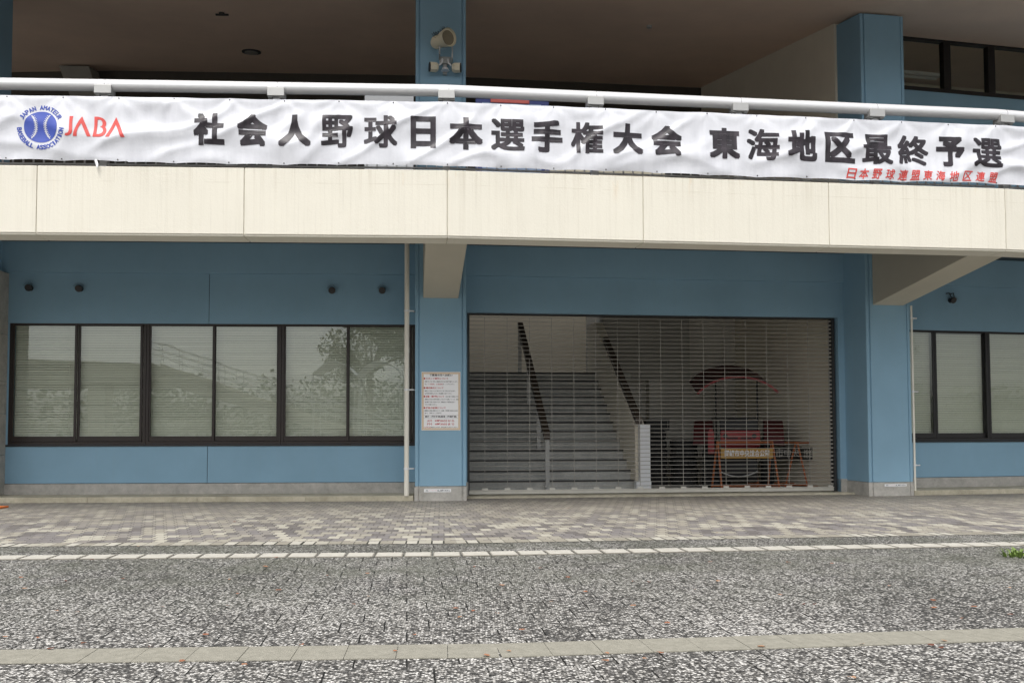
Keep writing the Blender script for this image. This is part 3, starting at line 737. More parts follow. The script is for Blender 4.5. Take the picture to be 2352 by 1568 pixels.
# emblem: blue ball with stitches and ring of lettering
ex, ez, er = u_of(1, 3.148), 6.10, .262
disc = [(ex + er * math.cos(a), ez + er * .985 * math.sin(a)) for a in [k * math.pi / 32 for k in range(64)]]
tag(on_banner(curve_polys([disc]), 'emblem_ball', M['banner_blue']), 'blue baseball emblem')
def ribbon(pts, w):
    Lp, Rp = [], []
    for i, p in enumerate(pts):
        a = pts[max(0, i - 1)]; c = pts[min(len(pts) - 1, i + 1)]; dx, dy = c[0] - a[0], c[1] - a[1]; l = math.hypot(dx, dy) or 1
        Lp.append((p[0] - dy / l * w, p[1] + dx / l * w)); Rp.append((p[0] + dy / l * w, p[1] - dx / l * w))
    return Lp + Rp[::-1]
st = []
for sg in (-1, 1):
    cx = ex + sg * er * 1.35; rr_ = er * 1.08
    arc = [(cx - sg * rr_ * math.cos(a), ez + rr_ * math.sin(a)) for a in [R(-54 + 6 * k) for k in range(19)]]
    arc = [p for p in arc if math.hypot(p[0] - ex, p[1] - ez) < er * 1.0]
    st.append(curve_polys([ribbon(arc, .008)]))
    for k, p in enumerate(arc[1:-1]):
        for sd_ in (-1, 1):
            q_ = (p[0] + sd_ * .028, p[1] + .018); st.append(curve_polys([ribbon([p, q_], .0045)]))
on_banner(merge(st), 'emblem_stitching', M['banner'], .0075)
def ring_text(s, a0, a1, r, size, inward):
    out = []
    n = len(s)
    for k, ch in enumerate(s):
        if ch == ' ': continue
        a = R(a0 + (a1 - a0) * k / (n - 1)); v, f = fit(text_polys(ch), -size * .36 * (.45 if ch == 'I' else 1), -size / 2, size * .36 * (.45 if ch == 'I' else 1), size / 2)
        th = a - math.pi / 2 if not inward else a + math.pi / 2
        out.append(([(ex + r * math.cos(a) + x * math.cos(th) - y * math.sin(th), ez + r * math.sin(a) + x * math.sin(th) + y * math.cos(th)) for x, y in v], f))
    return out
rt = ring_text('JAPAN AMATEUR', 152, 28, .325, .068, False) + ring_text('BASEBALL ASSOCIATION', 186, 352, .335, .068, True)
tag(on_banner_layers([([(x + dx, y + dy) for x, y in merge(rt)[0]], merge(rt)[1], .004 + .0005 * q) for q, (dx, dy) in enumerate(((-.004, 0), (.004, 0), (0, .004), (0, -.004)))], 'emblem_lettering', M['banner_blue']), 'ring of blue lettering JAPAN AMATEUR BASEBALL ASSOCIATION')
# red acronym
def bez(p0, p1, p2, p3, n=10): return [tuple((1 - t) ** 3 * a + 3 * (1 - t) ** 2 * t * b_ + 3 * (1 - t) * t * t * c + t ** 3 * d_ for a, b_, c, d_ in zip(p0, p1, p2, p3)) for t in [k / n for k in range(n + 1)]]
Jl = [(55, 0), (115, 0)] + bez((115, 0), (95, 90), (110, 170), (112, 240)) + bez((112, 240), (112, 300), (70, 335), (0, 330)) + bez((0, 330), (0, 320), (5, 300), (10, 293)) + bez((10, 293), (55, 290), (62, 260), (60, 215)) + bez((60, 215), (55, 140), (55, 80), (55, 0))
A1 = [(252, 0), (395, 338), (335, 338), (243, 118)] + bez((243, 118), (190, 190), (178, 260), (178, 335)) + [(120, 332)] + bez((120, 332), (130, 230), (170, 120), (252, 0))
Bo = [(435, 0)] + bez((435, 0), (560, -15), (640, 60), (612, 150))[1:] + [(600, 165)] + bez((600, 165), (660, 230), (625, 345), (510, 342)) + [(420, 340)] + bez((420, 340), (440, 220), (440, 100), (435, 0))[1:-1]
Bi = bez((487, 50), (540, 30), (580, 90), (550, 150)) + [(522, 160)] + bez((555, 180), (600, 240), (560, 300), (478, 292)) + [(482, 170)]
A2 = [(768, 0), (925, 345), (862, 345), (765, 125), (683, 342), (620, 340)]
sc_ = (u_of(1, 4.45) - u_of(1, 3.53)) / 925
def J(l): return [(u_of(1, 3.53) + x * sc_, 6.285 - y * sc_ * 1.0) for x, y in l]
tag(on_banner(merge([curve_polys([J(Jl)]), curve_polys([J(A1)]), curve_polys([J(Bo), J(Bi)]), curve_polys([J(A2)])]), 'acronym_lettering', M['banner_red']), 'large red letters JABA')
# eyelets and ties
m = MB()
k = math.ceil(UA / .86)
while k * .86 < UB:
    u = k * .86
    for t in (.975, .025):
        p = surf(u, t, .004); bay = max(0, min(4, next((q for q in range(5) if u + U0 < acc[q + 1]), 4))); m.tube([p, p + N[bay] * .003], .011, 8)
    k += 1
m.build('eyelet', M['dark_grey'], banner)
m = MB(); p = surf(u_of(1, 4.0), .02, .01)
m.add([p, p + Vector((.03, 0, -.05)), p + Vector((.045, -.01, -.12)), p + Vector((.02, -.005, -.16)), p + Vector((.0, -.01, -.09))], [(0, 1, 2, 3, 4)])
m.add([p, p + Vector((-.02, 0, -.03)), p + Vector((.02, -.02, -.13)), p + Vector((.04, -.02, -.14))], [(0, 1, 2, 3)])
m.build('tie_tape', M['white'], banner)

# ---------------------------------------------------------------- boards standing on the balcony behind the banner
t = thing('white_panel', P(1, 8.4, .9, 5.4), 'plain white standing panel behind the railing left of the middle column', 'panel')
m = MB(); m.lb(1, 7.97, 8.84, .86, .90, 5.5, 7.64); m.lb(1, 7.95, 7.99, .85, .91, 5.4, 7.66); m.lb(1, 8.82, 8.86, .85, .91, 5.4, 7.66); m.build('board', M['white'], t)
m = MB(); m.lb(1, 7.95, 8.86, .7, 1.1, 5.4, 5.43); m.build('foot', M['alu_grey'], t)
t = thing('display_board', P(2, 1.3, .9, 5.4), 'navy blue display board with coral strip behind the banner, right of the middle column', 'display board')
m = MB(); m.lb(2, .60, 2.0, .82, .90, 5.45, 7.63); m.build('board', M['navy'], t, .005)
m = MB(); m.lb(2, .72, 1.85, .90, .905, 5.6, 7.56); m.build('poster', M['pale_blue'], t)
m = MB(); m.lb(2, .88, 1.62, .905, .93, 7.56, 7.68); m.build('header_strip', M['poster_red'], t, .01)
m = MB()
for x in (.7, 1.8): m.lb(2, x, x + .08, .6, 1.1, 5.4, 5.45)
m.build('foot', M['alu_grey'], t)
t = thing('low_board', P(2, 3.1, .9, 5.4), 'low cream board on the balcony showing under the banner', 'board')
m = MB(); m.lb(2, 2.02, 4.27, .85, .90, 5.5, 6.42); m.build('panel', M['cream_board'], t)
m = MB()
for x in (2.1, 4.1): m.lb(2, x, x + .06, .6, 1.1, 5.4, 5.5)
m.build('foot', M['alu_grey'], t)

# ---------------------------------------------------------------- spotlight cluster with bird spikes on the middle column
sp = thing('spotlight_cluster', PC(2, .08, 0, 8.7), 'cream spotlight and two small side lamps with bird spikes on the upper blue column', 'spotlight')
m = MB()
m.lb(2, .04, .12, 0, .07, 8.42, 8.74, PC); m.lb(2, -.03, .19, .05, .10, 8.62, 8.76, PC)
m.lb(2, -.045, -.02, .07, .34, 8.70, 8.78, PC); m.lb(2, .20, .225, .07, .34, 8.62, 8.74, PC)
m.lb(2, -.05, -.02, .29, .34, 8.72, 9.07, PC); m.lb(2, .205, .225, .29, .33, 8.66, 8.86, PC)
m.build('mounting_bracket', M['alu_grey'], sp, .003)
ax0, ax1 = PC(2, -.13, .14, 9.0), PC(2, .12, .48, 8.965)
dr = (ax1 - ax0)
m = MB(); m.tube([ax0, ax0 + dr * .12], [.10, .125], 24); m.tube([ax0 + dr * .12, ax0 + dr * .98], .125, 24); m.tube([ax0 + dr * .66, ax0 + dr * 1.0], [.145, .172], 24)
m.tube([ax0 + dr * .99, ax0 + dr * 1.10], [.172, .178], 24, cap=False); m.tube([ax0 + dr * .99, ax0 + dr * 1.10], [.162, .172], 24, cap=False)
lo = m.build('lamp_housing', M['lampbody'], sp)
m = MB(); m.tube([ax0 + dr * 1.0, ax0 + dr * 1.03], .138, 24); m.build('lamp_lens', M['lampglass'], lo)
m = MB(); rs = random.Random(5)
for k in range(90):
    f = rs.random(); a = rs.gauss(0, .55); c = ax0 + dr * (f * 1.0); side = dr.cross(Vector((0, 0, 1))).normalized(); up = side.cross(dr).normalized()
    d_ = (up * math.cos(a) + side * math.sin(a)); r0 = .125 if f < .72 else .15
    m.tube([c + d_ * r0, c + d_ * (r0 + rs.uniform(.05, .085)) + Vector((rs.uniform(-.01, .01), 0, 0))], .0032, 3)
m.build('bird_spikes', M['black'], sp)
for sg in (-1, 1):
    c = PC(2, .08 + sg * .14, .14, 8.52); e = PC(2, .08 + sg * .30, .17, 8.515)
    m = MB(); m.tube([c, c + (e - c) * .25], [.07, .098], 8); m.tube([c + (e - c) * .25, e], .100, 8)
    for f in m.sm: pass
    o = m.build('side_lamp', M['lampbody'], sp); o.data.polygons.foreach_set('use_smooth', [False] * len(o.data.polygons))
    m = MB(); m.tube([e, e + (e - c) * .08], .096, 8); m.build('lamp_lens', M['black'], o)
    m = MB(); pts = [PC(2, .08 + sg * .055, .17, 8.68), PC(2, .08 + sg * .065, .19, 8.60), PC(2, .08 + sg * .115, .20, 8.54)]
    for a, c_ in zip(pts, pts[1:]): m.tube([a, c_], .018, 4)
    m.build('hinge_arm', M['white'], sp)
m = MB(); c = PC(2, .08, .15, 8.455); m.tube([c, c + Vector((0, 0, .05))], [.085, .06], 12); m.build('junction_box', M['alu'], sp)

# ---------------------------------------------------------------- downpipes
def downpipe(b, s0, z0, z1, r, label, n=.06):
    t = thing('downpipe', P(b, s0, n, z0), label, 'pipe', 'downpipes beside the blue columns')
    m = MB(); m.tube([P(b, s0, n, z0), P(b, s0, n, z1)], r, 18); m.tube([P(b, s0, n, 2.9), P(b, s0, n, 3.0)], r * 1.08, 18); m.build('pipe', M['pipe'], t)
    for z in (.63, 2.17, 3.72):
        m = MB(); m.tube([P(b, s0, n, z - .018), P(b, s0, n, z + .018)], r * 1.18, 18); m.tube([P(b, s0, n, z), P(b, s0 + .14, n - .02, z)], .014, 8); m.tube([P(b, s0 + .12, n - .02, z), P(b, s0 + .12, n - .1, z), P(b, s0 + .2, n - .2, z)], .012, 6)
        m.build('clamp', M['white'], t)
    return t
downpipe(1, 8.705, .105, 5.2, .048, 'ivory downpipe left of the notice board column', -.02)
downpipe(3, .565, .105, 3.98, .022, 'thin ivory pipe along the right edge of the far blue column', -.02)

# ---------------------------------------------------------------- notice board and stickers
def flat_text(vf, b, n, name, mat, parent, fr=P):
    v, f = vf; m = MB(); m.add([fr(b, x, n, z) for x, z in v], f); return m.build(name, mat, parent, recalc=False)
nb = thing('notice_board', PC(2, .01, 0, 1.37), 'white notice board with gold edge and red and black Japanese rules on the blue column', 'notice board')
X0, X1, Z0, Z1 = -.375, .385, 1.375, 2.52
m = MB(); m.lb(2, X0, X1, 0, .02, Z0, Z1, PC); m.build('panel', M['notice_white'], nb, .004)
m = MB()
for e, w_ in ((.012, .012), (.034, .008)):
    a, c, d0, d1 = X0 + e, X1 - e, Z0 + e, Z1 - e; nn0 = .0205
    for q in ((a, c, d0, d0 + w_), (a, c, d1 - w_, d1), (a, a + w_, d0 + w_, d1 - w_), (c - w_, c, d0 + w_, d1 - w_)): m.lb(2, q[0], q[1], .018, .0225, q[2], q[3], PC)
m.build('gold_border', M['gold'], nb)
def px(x): return X0 + (x - 290) / (950 - 290) * (X1 - X0)
def pz(y): return Z1 - (y - 275) / (1258 - 275) * (Z1 - Z0)
blk, red, pnk = [], [], []
def ln(lst, s, x0, x1, y0, y1, bold=.0): lst.append(fit(text_polys(s, bold), px(x0), pz(y1), px(x1), pz(y0)))
ln(blk, '観覧者の方へお願い', 425, 815, 312, 350, .03)
for s, x1, y, bl in (('スタンド開放について', 742, 388, 0), ('場内美化について', 662, 545, 0), ('盗難・事故等について', 672, 690, 0), ('施設の破損について', 700, 880, 0)):
    ln(red, s, 362, x1, y - 16, y + 16, .022)
    cc = [(px(340) + .016 * math.cos(a), pz(y) + .018 * math.sin(a)) for a in [k * math.pi / 8 for k in range(16)]]; red.append(curve_polys([cc]))
for s, x0, x1, y in (('内野スタンドの一部を、観覧席の方のために無料で開放いたします。', 345, 900, 440), ('但し、', 345, 385, 482), ('は、ご了承ください。', 655, 850, 482),
                     ('観覧により発生したゴミ等(空き缶・紙くず等)は必ず持ち帰り、', 345, 865, 598), ('必ず所定の場所に入れるか、美化運動にご協力ください。', 345, 805, 640), ('《各自の責任で管理願います》', 697, 915, 692),
                     ('観覧席の周辺での事故(負傷による)および 盗難については、管理', 345, 915, 740), ('者は責任を負いかねますので、貴重品などの管理は各自で', 345, 858, 783), ('十分ご注意ください。', 345, 550, 826),
                     ('観覧席の施設 設備において、破損・汚損等の場合は弁償を', 342, 905, 928), ('お願いし、ご退場いただくことがあります。', 342, 630, 968), ('等がありますので、許可を得てからお入りください。', 450, 905, 1205)):
    ln(blk, s, x0, x1, y - 11, y + 11, .012)
ln(blk, '開放・閉鎖時間(開場・閉場時間)', 350, 885, 1012, 1046, .03)
ln(red, '「一般席」と指定席', 398, 650, 472, 495, .012); ln(red, 'これより変更する場合', 330, 448, 1192, 1218, .012)
ln(red, 'AM', 385, 465, 1080, 1115, .0); ln(red, '9時00分から', 515, 845, 1078, 1116, .02)
ln(red, 'PM', 385, 465, 1135, 1170, .0); ln(red, '4時30分まで', 515, 845, 1133, 1172, .02)
flat_text(merge(blk), 2, .0215, 'black_lettering', M['ink'], nb, PC); flat_text(merge(red), 2, .0215, 'red_lettering', M['red_ink'], nb, PC)
m = MB(); m.lb(2, px(318), px(918), .019, .0212, pz(1004), pz(1002), PC); m.lb(2, px(318), px(918), .019, .0212, pz(1056), pz(1054), PC); m.build('ruled_line', M['ink'], nb)
for (b, fr, a, c, z0, z1, nn, lab) in ((2, PC, -.325, .20, .175, .238, .013, 'small white Japanese sticker on the plinth under the notice board'), (3, PC, -.17, .33, .20, .25, .013, 'small white Japanese sticker on the plinth right of the shutter')):
    t = thing('sticker', fr(b, a, nn, z0), lab, 'sticker', 'dog warning stickers')
    m = MB(); m.lb(b, a, c, nn - .002, nn + .002, z0, z1, fr); m.build('backing', M['white'], t)
    w_ = c - a; h = z1 - z0
    flat_text(merge([fit(text_polys('犬の', .02), a + .03, z0 + h * .22, a + .08, z1 - h * .25), fit(text_polys('はご遠慮ください。', .03), a + w_ * .5, z0 + h * .2, c - .02, z1 - h * .2)]), b, nn + .003, 'black_lettering', M['ink'], t, fr)
    flat_text(fit(text_polys('ノーリード', .0), a + .09, z0 + h * .3, a + w_ * .48, z1 - h * .3), b, nn + .003, 'faded_red_lettering', M['poster_red'], t, fr)

# ---------------------------------------------------------------- things stored in the hall
def crate(name, lab, group, c, w_, d_, h, rot):
    t = thing(name, c, lab, 'crate', group); t.rotation_euler = (0, 0, rot)
    m = MB()                                                  # perforated folding crate: rims, posts and a lattice of slats
    for x in (-1, 1):
        for y in (-1, 1): m.box((x * (w_ / 2 - .015), y * (d_ / 2 - .015), h / 2), (.015, .015, h / 2))
    for z in (.02, h - .02):
        for y in (-1, 1): m.box((0, y * (d_ / 2 - .008), z), (w_ / 2 - .03, .009, .02))
        for x in (-1, 1): m.box((x * (w_ / 2 - .008), 0, z), (.009, d_ / 2 - .03, .02))
    k = .03
    while k < h - .04:
        for y in (-1, 1): m.box((0, y * (d_ / 2 - .006), k + .018), (w_ / 2 - .03, .004, .007))
        for x in (-1, 1): m.box((x * (w_ / 2 - .006), 0, k + .018), (.004, d_ / 2 - .03, .007))
        k += .045
    x = -w_ / 2 + .05
    while x < w_ / 2 - .03:
        for y in (-1, 1): m.box((x, y * (d_ / 2 - .006), h / 2), (.006, .005, h / 2 - .04))
        x += .05
    M4 = Matrix.Translation(c) @ Matrix.Rotation(rot, 4, 'Z')
    m.v = [tuple(M4 @ Vector(p)) for p in m.v]; m.build('lattice_wall', M['black'], t)
    b_ = MB(); b_.box((0, 0, .012), (w_ / 2 - .02, d_ / 2 - .02, .006), M4); b_.box((0, 0, h * .45), (w_ / 2 - .04, d_ / 2 - .04, h * .4), M4)
    b_.build('packed_contents', M['dark_grey'] if False else M['tyre'], t)
    return t
def tyre(c, r, h, lab):
    t = thing('tyre', c, lab, 'tyre', 'black tyres stacked in the hall')
    m = MB(); prf = [(r * .58, .01), (r * .80, .0), (r * .95, .02), (r, .05), (r, h - .05), (r * .95, h - .02), (r * .80, h), (r * .58, h - .01)]; seg = 44; vs = []; fs = []
    for k in range(seg):
        a = 2 * math.pi * k / seg
        for j, (q, z) in enumerate(prf):
            g_ = -.012 if (j in (3, 4) and k % 2) else 0
            vs.append((c.x + (q + g_) * math.cos(a), c.y + (q + g_) * math.sin(a), c.z + z))
    n = len(prf)
    for k in range(seg):
        for j in range(n): fs.append((k * n + j, k * n + (j + 1) % n, ((k + 1) % seg) * n + (j + 1) % n, ((k + 1) % seg) * n + j))
    m.add(vs, fs); m.build('tread', M['tyre'], t)
    m = MB(); m.tube([(c.x, c.y, c.z + .04), (c.x, c.y, c.z + h - .04)], r * .585, 20); m.build('rim', M['dark_grey'], t)
ordn = ['bottom', 'second', 'third', 'fourth', 'fifth', 'sixth', 'seventh']
for (x, y), r_, n, lab in (((4.30, 20.95), .31, 6, 'tall tyre stack beside the stair parapet'), ((4.98, 20.75), .33, 5, 'middle tyre stack left of the tractor'), ((5.62, 20.2), .33, 4, 'tyre stack behind the left leg of the amber barricade')):
    for k in range(n):
        tyre(Vector((x + random.uniform(-.02, .02), y, .03 + k * .222)), r_, .22, 'black tyre, %s of the %s' % ('topmost' if k == n - 1 else ordn[k], lab))
crate('crate', 'black lattice crate lying on top of the tall tyre stack beside the parapet', None, Vector((4.32, 20.9, .03 + 6 * .222)), .58, .42, .27, .11)

def barricade(name, lab, c, rot, w_, h, board_mat, words, word_mat, bz=(.66, .95)):
    t = thing(name, c, lab, 'barricade', 'folding barricades in the hall'); t.rotation_euler = (0, 0, rot)
    M4 = Matrix.Translation(c) @ Matrix.Rotation(rot, 4, 'Z')
    def add(mb, nm, mat): mb.v = [tuple(M4 @ Vector(p)) for p in mb.v]; return mb.build(nm, mat, t)
    for x in (-1, 1):
        for y in (-1, 1):
            m = MB(); m.tube([(x * w_ / 2, y * .30, 0), (x * (w_ / 2 - .03), y * .02, h)], .022, 6); add(m, 'leg', M['orange'])
    m = MB(); m.tube([(-w_ / 2, 0, h - .02), (w_ / 2, 0, h - .02)], .024, 6); m.tube([(-w_ / 2, -.29, .05), (w_ / 2, -.29, .05)], .02, 6); m.tube([(-w_ / 2, .28, .06), (w_ / 2, .28, .06)], .02, 6); add(m, 'cross_bar', M['orange'])
    m = MB(); m.box((0, -.11, (bz[0] + bz[1]) / 2), (w_ / 2 - .06, .012, (bz[1] - bz[0]) / 2)); bo = add(m, 'board', board_mat)
    v, f = fit(text_polys(words, .02), -w_ * .39, bz[0] + .04, w_ * .39, bz[1] - .04)
    m = MB(); m.add([M4 @ Vector((x, -.125, z)) for x, z in v], f); m.build('lettering', word_mat, bo, recalc=False)
    return t
barricade('barricade', 'orange folding barricade with amber name board in front of the tractor', Vector((6.03, 19.35, .03)), .10, 1.34, 1.08, M['amber'], '岡崎市中央総合公園', M['white'], (.70, .93))
barricade('barricade', 'orange folding barricade seen end on, nearest the right wall', Vector((7.62, 19.7, .03)), .62, 1.0, 1.06, M['black'], '総合公園', M['plinth'], (.66, .94))
barricade('barricade', 'orange folding barricade with dark board behind the amber one', Vector((7.05, 20.15, .03)), .10, 1.25, 1.06, M['black'], '岡崎市中央', M['plinth'], (.66, .94))

# small red tractor with arched canopy
tc = Vector((6.2, 20.4, .03)); rot = -.30
tr = thing('tractor', tc, 'small red tractor with an arched dark red canopy behind the roller grille', 'tractor'); tr.rotation_euler = (0, 0, rot)
M4 = Matrix.Translation(tc) @ Matrix.Rotation(rot, 4, 'Z')
def tp(mb, nm, mat, par=None, bev=0):
    mb.v = [tuple(M4 @ Vector(p)) for p in mb.v]; return mb.build(nm, mat, par or tr, bev)
m = MB(); m.box((.05, -.45, 1.14), (.44, .35, .19)); m.box((.05, -.42, .84), (.36, .33, .14)); body = tp(m, 'body', M['red_metal'], None, .03)
m = MB()
for x in (-.12, .18):
    for z in (1.06, 1.15): m.box((x, -.803, z), (.12, .006, .016))
for x in (-.28, .36):
    m.tube([(x, -.80, 1.20), (x, -.81, 1.20)], .055, 14)
tp(m, 'slots', M['black'], body)
m = MB(); m.box((.02, .25, 1.40), (.44, .40, .16)); m.box((.05, -.3, 1.38), (.36, .16, .08)); m.tube([(-.62, .2, 1.62), (.42, .2, 1.62)], .02, 6); tp(m, 'engine', M['black'], None, .02)
m = MB(); pts = [(.26 * math.cos(a), .1 + .1 * math.sin(a), 1.42 + .06 * math.sin(a)) for a in [k * math.pi / 10 for k in range(21)]]; m.tube(pts, .016, 6, cap=False); m.tube([(0, .1, 1.42), (0, -.1, 1.2)], .02, 6); tp(m, 'steering_wheel', M['black'])
m = MB(); m.box((0, .55, 1.36), (.25, .22, .05)); m.box((0, .78, 1.48), (.24, .05, .16)); tp(m, 'seat', M['black'], None, .03)
for x in (-1, 1):
    m = MB(); a_ = [R(20 + 14 * k) for k in range(11)]
    o_ = [(math.cos(a) * .88, math.sin(a) * .88) for a in a_]; i_ = [(math.cos(a) * .82, math.sin(a) * .82) for a in a_]
    pr = o_ + i_[::-1]
    m.prism([(x * .58, .25 + p, .72 + q) for p, q in pr], [(x * 1.02, .25 + p, .68 + q) for p, q in pr]); pl = [(0, 0)] + i_; m.prism([(x * .58, .25 + p, .70 + q) for p, q in pl], [(x * .62, .25 + p, .68 + q) for p, q in pl]); tp(m, 'fender', M['fender_red'], None, .01)
    m = MB(); prf = [(.30, -.13), (.50, -.15), (.56, -.10), (.56, .10), (.50, .15), (.30, .13)]; seg = 28; vs = []; fs = []
    for k in range(seg):
        a = 2 * math.pi * k / seg
        for r_, xx in prf:
            rr2 = r_ + (.02 if (k % 2 and r_ > .54) else 0); vs.append((x * .66 + xx, .25 + rr2 * math.cos(a), .56 + rr2 * math.sin(a)))
    for k in range(seg):
        for j in range(5): fs.append((k * 6 + j, k * 6 + j + 1, ((k + 1) % seg) * 6 + j + 1, ((k + 1) % seg) * 6 + j))
    m.add(vs, fs); m.tube([(x * .66 - .05, .25, .56), (x * .66 + .05, .25, .56)], .31, 20); tp(m, 'wheel', M['tyre'])
m = MB()
m.tube([(-.42, -.75, .45), (.42, -.75, .45)], .30, 24); tp(m, 'front_roller', M['tyre'])
m = MB(); pts = [(-.42 + .84 * k / 12, -1.06, .40 - .12 * math.sin(math.pi * k / 12)) for k in range(13)]; m.tube(pts, .014, 6); tp(m, 'front_guard', M['alu_grey'])
m = MB(); m.box((-.60, -.7, 1.05), (.07, .1, .26)); m.box((-.60, -.74, 1.33), (.04, .04, .03)); tp(m, 'side_lamp', M['red_metal'])
m = MB()
for x, y in ((-.52, .55), (.46, .55)): m.tube([(x, y, .9), (x, y, 2.55)], .02, 6)
m.tube([(-.52, .55, 2.55), (.46, .55, 2.62)], .018, 6); tp(m, 'canopy_post', M['black'])
def canopy(nm, y0, y1, mat, par=None, r=1.0, th=.03, ext=0):
    m = MB(); n = 16; vs = []; fs = []
    for k in range(n + 1):
        a = R(32 + (116) * k / n)
        for y in (y0, y1):
            for rr in (r, r + th): vs.append((rr * 1.06 * math.cos(a) - max(0, y) * .26, y, 1.76 + rr * .82 * math.sin(a) + max(0, y + .35) * .27))
    for k in range(n):
        b0, b1 = k * 4, (k + 1) * 4
        fs += [(b0, b0 + 1, b1 + 1, b1), (b0 + 2, b1 + 2, b1 + 3, b0 + 3), (b0, b1, b1 + 2, b0 + 2), (b0 + 1, b0 + 3, b1 + 3, b1 + 1)]
    m.add(vs, fs, smooth=False); return tp(m, nm, mat, par)
cn = canopy('canopy', -.35, 1.0, M['dark_red']); canopy('canopy_rim', -.39, -.34, M['red_metal'], cn, .985, .055)

# traffic cone foot at the left edge
t = thing('traffic_cone', (-8.85, 15.25, 0), 'orange traffic cone whose square foot enters at the left edge', 'traffic cone')
m = MB(); m.box((-8.80, 15.13, .02), (.33, .22, .018)); m.build('foot', M['orange_bright'], t, .01)
m = MB(); m.tube([(-8.95, 15.1, .04), (-8.95, 15.1, .72)], [.16, .03], 20); m.build('cone', M['orange_bright'], t)

# weed growing in the paving, fallen leaves
m = MB(); rs = random.Random(11); wx, wy = 5.88, 9.36
for k in range(90):
    a = rs.uniform(0, 6.28); r_ = rs.uniform(.0, .13); x, y = wx + r_ * 1.5 * math.cos(a), wy + r_ * math.sin(a); h = rs.uniform(.02, .075); d_ = Vector((math.cos(a), math.sin(a), 0)) * rs.uniform(.01, .05); w2 = Vector((-math.sin(a), math.cos(a), 0)) * .008
    p = Vector((x, y, 0)); m.add([p - w2, p + w2, p + d_ + Vector((0, 0, h)) + w2 * .9, p + d_ * 1.6 + Vector((0, 0, h * 1.1)), p + d_ + Vector((0, 0, h)) - w2 * .9], [(0, 1, 2, 3, 4)])
q = NB('weed_green'); tag(m.build('weed', q.fin((.16, .24, .05), .6)), 'small green weed growing in the pebble paving at the right edge', 'weed')
m = MB()
for k in range(110):
    y = rs.uniform(4.8, 16.2) if k > 60 else rs.uniform(4.8, 9.5); x = rs.uniform(-.62, .66) * y; sz = rs.uniform(.015, .034); a = rs.uniform(0, 6.28)
    if y < 9 or rs.random() < .25:
        pts = []
        for j in range(7):
            th = j / 7 * 2 * math.pi; rr = sz * (.5 + .5 * abs(math.cos(th * .5))) ; pts.append(Vector((x + rr * math.cos(th + a), y + rr * .7 * math.sin(th + a), .012 + .010 * rs.random())))
        m.add(pts, [tuple(range(7))])
q = NB('dry_leaf'); oo = q.ramp(q.noise(q.coord(), 1.7, 2), [(.35, (.14, .05, .03)), (.5, (.30, .12, .06)), (.65, (.40, .27, .17))])
tag(m.build('fallen_leaves', q.fin(oo, .7)), 'scattered reddish dry leaves on the paving', kind='stuff')

# ---------------------------------------------------------------- what stands behind the photographer (seen mirrored in the windows)
def leafy(mb, c, r, n, sz, rs):
    for k in range(n):
        d_ = Vector((rs.gauss(0, 1), rs.gauss(0, 1), rs.gauss(0, 1))).normalized() * (rs.random() ** .45)
        p = Vector(c) + Vector((d_.x * r[0], d_.y * r[1], d_.z * r[2]))
        u = Vector((rs.gauss(0, 1), rs.gauss(0, 1), rs.gauss(0, 1))).normalized(); v_ = u.cross(Vector((rs.gauss(0, 1), rs.gauss(0, 1), rs.gauss(0, 1)))).normalized(); s = sz * rs.uniform(.6, 1.4)
        mb.add([p - u * s, p + v_ * s * .6, p + u * s, p - v_ * s * .6], [(0, 1, 2, 3)])
def tree(x, y, h, r, lab, seed):
    rs = random.Random(seed); t = thing('tree', (x, y, 0), lab, 'tree', 'park trees behind the photographer')
    m = MB(); top = Vector((x + rs.uniform(-.3, .3), y, h * .62)); m.tube([(x, y, 0), (x + .1, y, h * .3), top], [h * .028, h * .02, h * .01], 8)
    blobs = []
    for k in range(9):
        a = k * 2.4; e = Vector((x + math.cos(a) * r * rs.uniform(.35, .8), y + math.sin(a) * r * rs.uniform(.35, .8), h * rs.uniform(.55, .95))); st_ = Vector((x + .05, y, h * rs.uniform(.3, .55)))
        m.tube([st_, (st_ + e) / 2 + Vector((0, 0, .2)), e], [h * .012, h * .008, h * .003], 5); blobs.append(e)
    m.build('trunk', M['bark'], t); m = MB()
    for e in blobs + [top + Vector((0, 0, h * .2))]: leafy(m, e, (r * .42, r * .42, h * .13), 650, .09, rs)
    m.build('crown', M['leaf'], t, recalc=False)
for k, (x, y, h, r) in enumerate([(-3.5, -11, 8.2, 3.0), (1.2, -12, 8.8, 3.2), (13, -6, 9.0, 3.0), (19, -14, 9.5, 3.8), (27, -10, 8.5, 3.2), (36, -9, 10, 4.0)]):
    tree(x, y, h, r, ['broad tree mirrored in the third window', 'tall tree mirrored beside the downpipe', 'slender tree near the right hand lawn', 'broad tree mirrored in the right window', 'small tree beyond the right lawn', 'large tree at the far right of the park'][k], 40 + k)
m = MB(); rs = random.Random(9)
for k in range(60):
    x = -75 + k * 2.8; leafy(m, (x, -40 + 5 * math.sin(k), 2.6 + rs.uniform(-.5, .6)), (3.0, 3, 3.2 + rs.random() * 1.2), 650, .22, rs)
tag(m.build('woodland', M['leaf'], recalc=False), 'distant wooded edge of the park', kind='stuff')
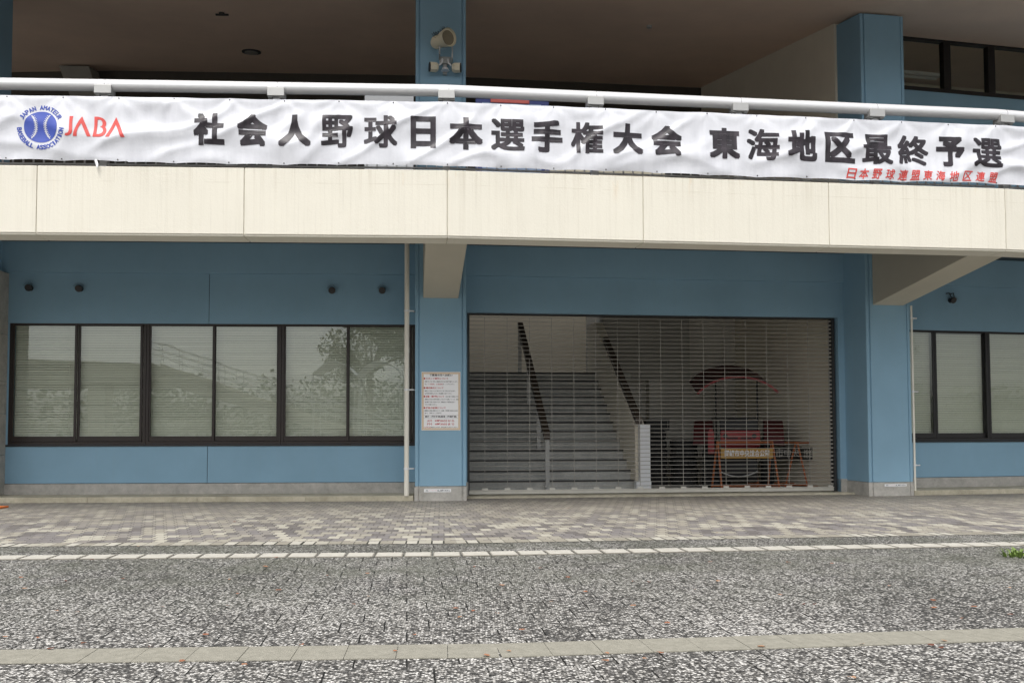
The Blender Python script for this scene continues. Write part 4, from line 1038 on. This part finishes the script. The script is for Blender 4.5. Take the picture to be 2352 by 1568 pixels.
# footbridge stair running parallel to the facade, mirrored in the second window
def MR(X, Y, Z):                                              # point seen in the glass -> where it really stands
    p = Vector((X, Y, 0)); d_ = (p - (V[1] - .82 * N[1])).dot(N[1]); q = p - 2 * d_ * N[1]; return Vector((q.x, q.y, Z))
t = thing('outdoor_staircase', MR(-10, 43, 0), 'cream outdoor staircase with white rails beyond the forecourt', 'staircase')
m = MB(); A_, B_ = (-17.0, 5.0), (-3.6, .2)
prof = [(-17.0, 4.1), (-3.6, -.05), (-3.6, .35), (-17.0, 4.9)]
m.prism([MR(x, 42.6, z) for x, z in prof], [MR(x, 42.8, z) for x, z in prof]); m.prism([MR(x, 45.0, z) for x, z in prof], [MR(x, 45.2, z) for x, z in prof])
m.hexa([MR(-17, 42.8, 4.0), MR(-3.6, 42.8, .0), MR(-3.6, 45, .0), MR(-17, 45, 4.0), MR(-17, 42.8, 4.4), MR(-3.6, 42.8, .2), MR(-3.6, 45, .2), MR(-17, 45, 4.4)])
m.build('flight', M['bracket'], t)
m = MB()
for yy in (42.7, 45.1):
    for dz in (.45, .8, 1.15): m.tube([MR(-17, yy, 4.9 + dz), MR(-3.6, yy, .35 + dz)], .03, 6)
    for k in range(14): x = -17 + k * 13.4 / 13; z = 4.9 - (x + 17) * 4.55 / 13.4; m.tube([MR(x, yy, z), MR(x, yy, z + 1.15)], .022, 5)
m.build('rail', M['alu'], t)
m = MB(); m.hexa([MR(-30, 42, 3.7), MR(-17, 42, 3.7), MR(-17, 48, 3.7), MR(-30, 48, 3.7), MR(-30, 42, 5.2), MR(-17, 42, 4.7), MR(-17, 48, 4.7), MR(-30, 48, 5.2)])
for x in (-24, -19.5): m.hexa([MR(x, 42.3, 0), MR(x + .8, 42.3, 0), MR(x + .8, 43.2, 0), MR(x, 43.2, 0), MR(x, 42.3, 3.7), MR(x + .8, 42.3, 3.7), MR(x + .8, 43.2, 3.7), MR(x, 43.2, 3.7)])
for x in (-30, -27): m.hexa([MR(x, 44.3, 0), MR(x + 1.1, 44.3, 0), MR(x + 1.1, 45.2, 0), MR(x, 45.2, 0), MR(x, 44.3, 3.7), MR(x + 1.1, 44.3, 3.7), MR(x + 1.1, 45.2, 3.7), MR(x, 45.2, 3.7)])
m.build('landing_block', M['bracket'], t)

for k, x0 in enumerate((-7.7, -5.6)):                         # two arched white shelters on the lawn
    t = thing('shelter', MR(x0 + 1, 40, 0), 'arched white garden shelter, %s of the pair mirrored in the third window' % ('left' if k == 0 else 'right'), 'shelter', 'white garden shelters')
    arc = [(x0 + 2.0 * i / 12, 3.95 + .6 * math.sin(math.pi * i / 12)) for i in range(13)]
    m = MB(); m.prism([MR(x, 39, z) for x, z in arc] + [MR(x, 39, z - .05) for x, z in arc[::-1]], [MR(x, 41, z) for x, z in arc] + [MR(x, 41, z - .05) for x, z in arc[::-1]]); m.build('roof', M['white'], t)
    for x in (x0 + .05, x0 + 1.95):
        for yy in (39.05, 40.95):
            m = MB(); m.tube([MR(x, yy, 0), MR(x, yy, 3.95)], .03, 6); m.build('pole', M['alu'], t)
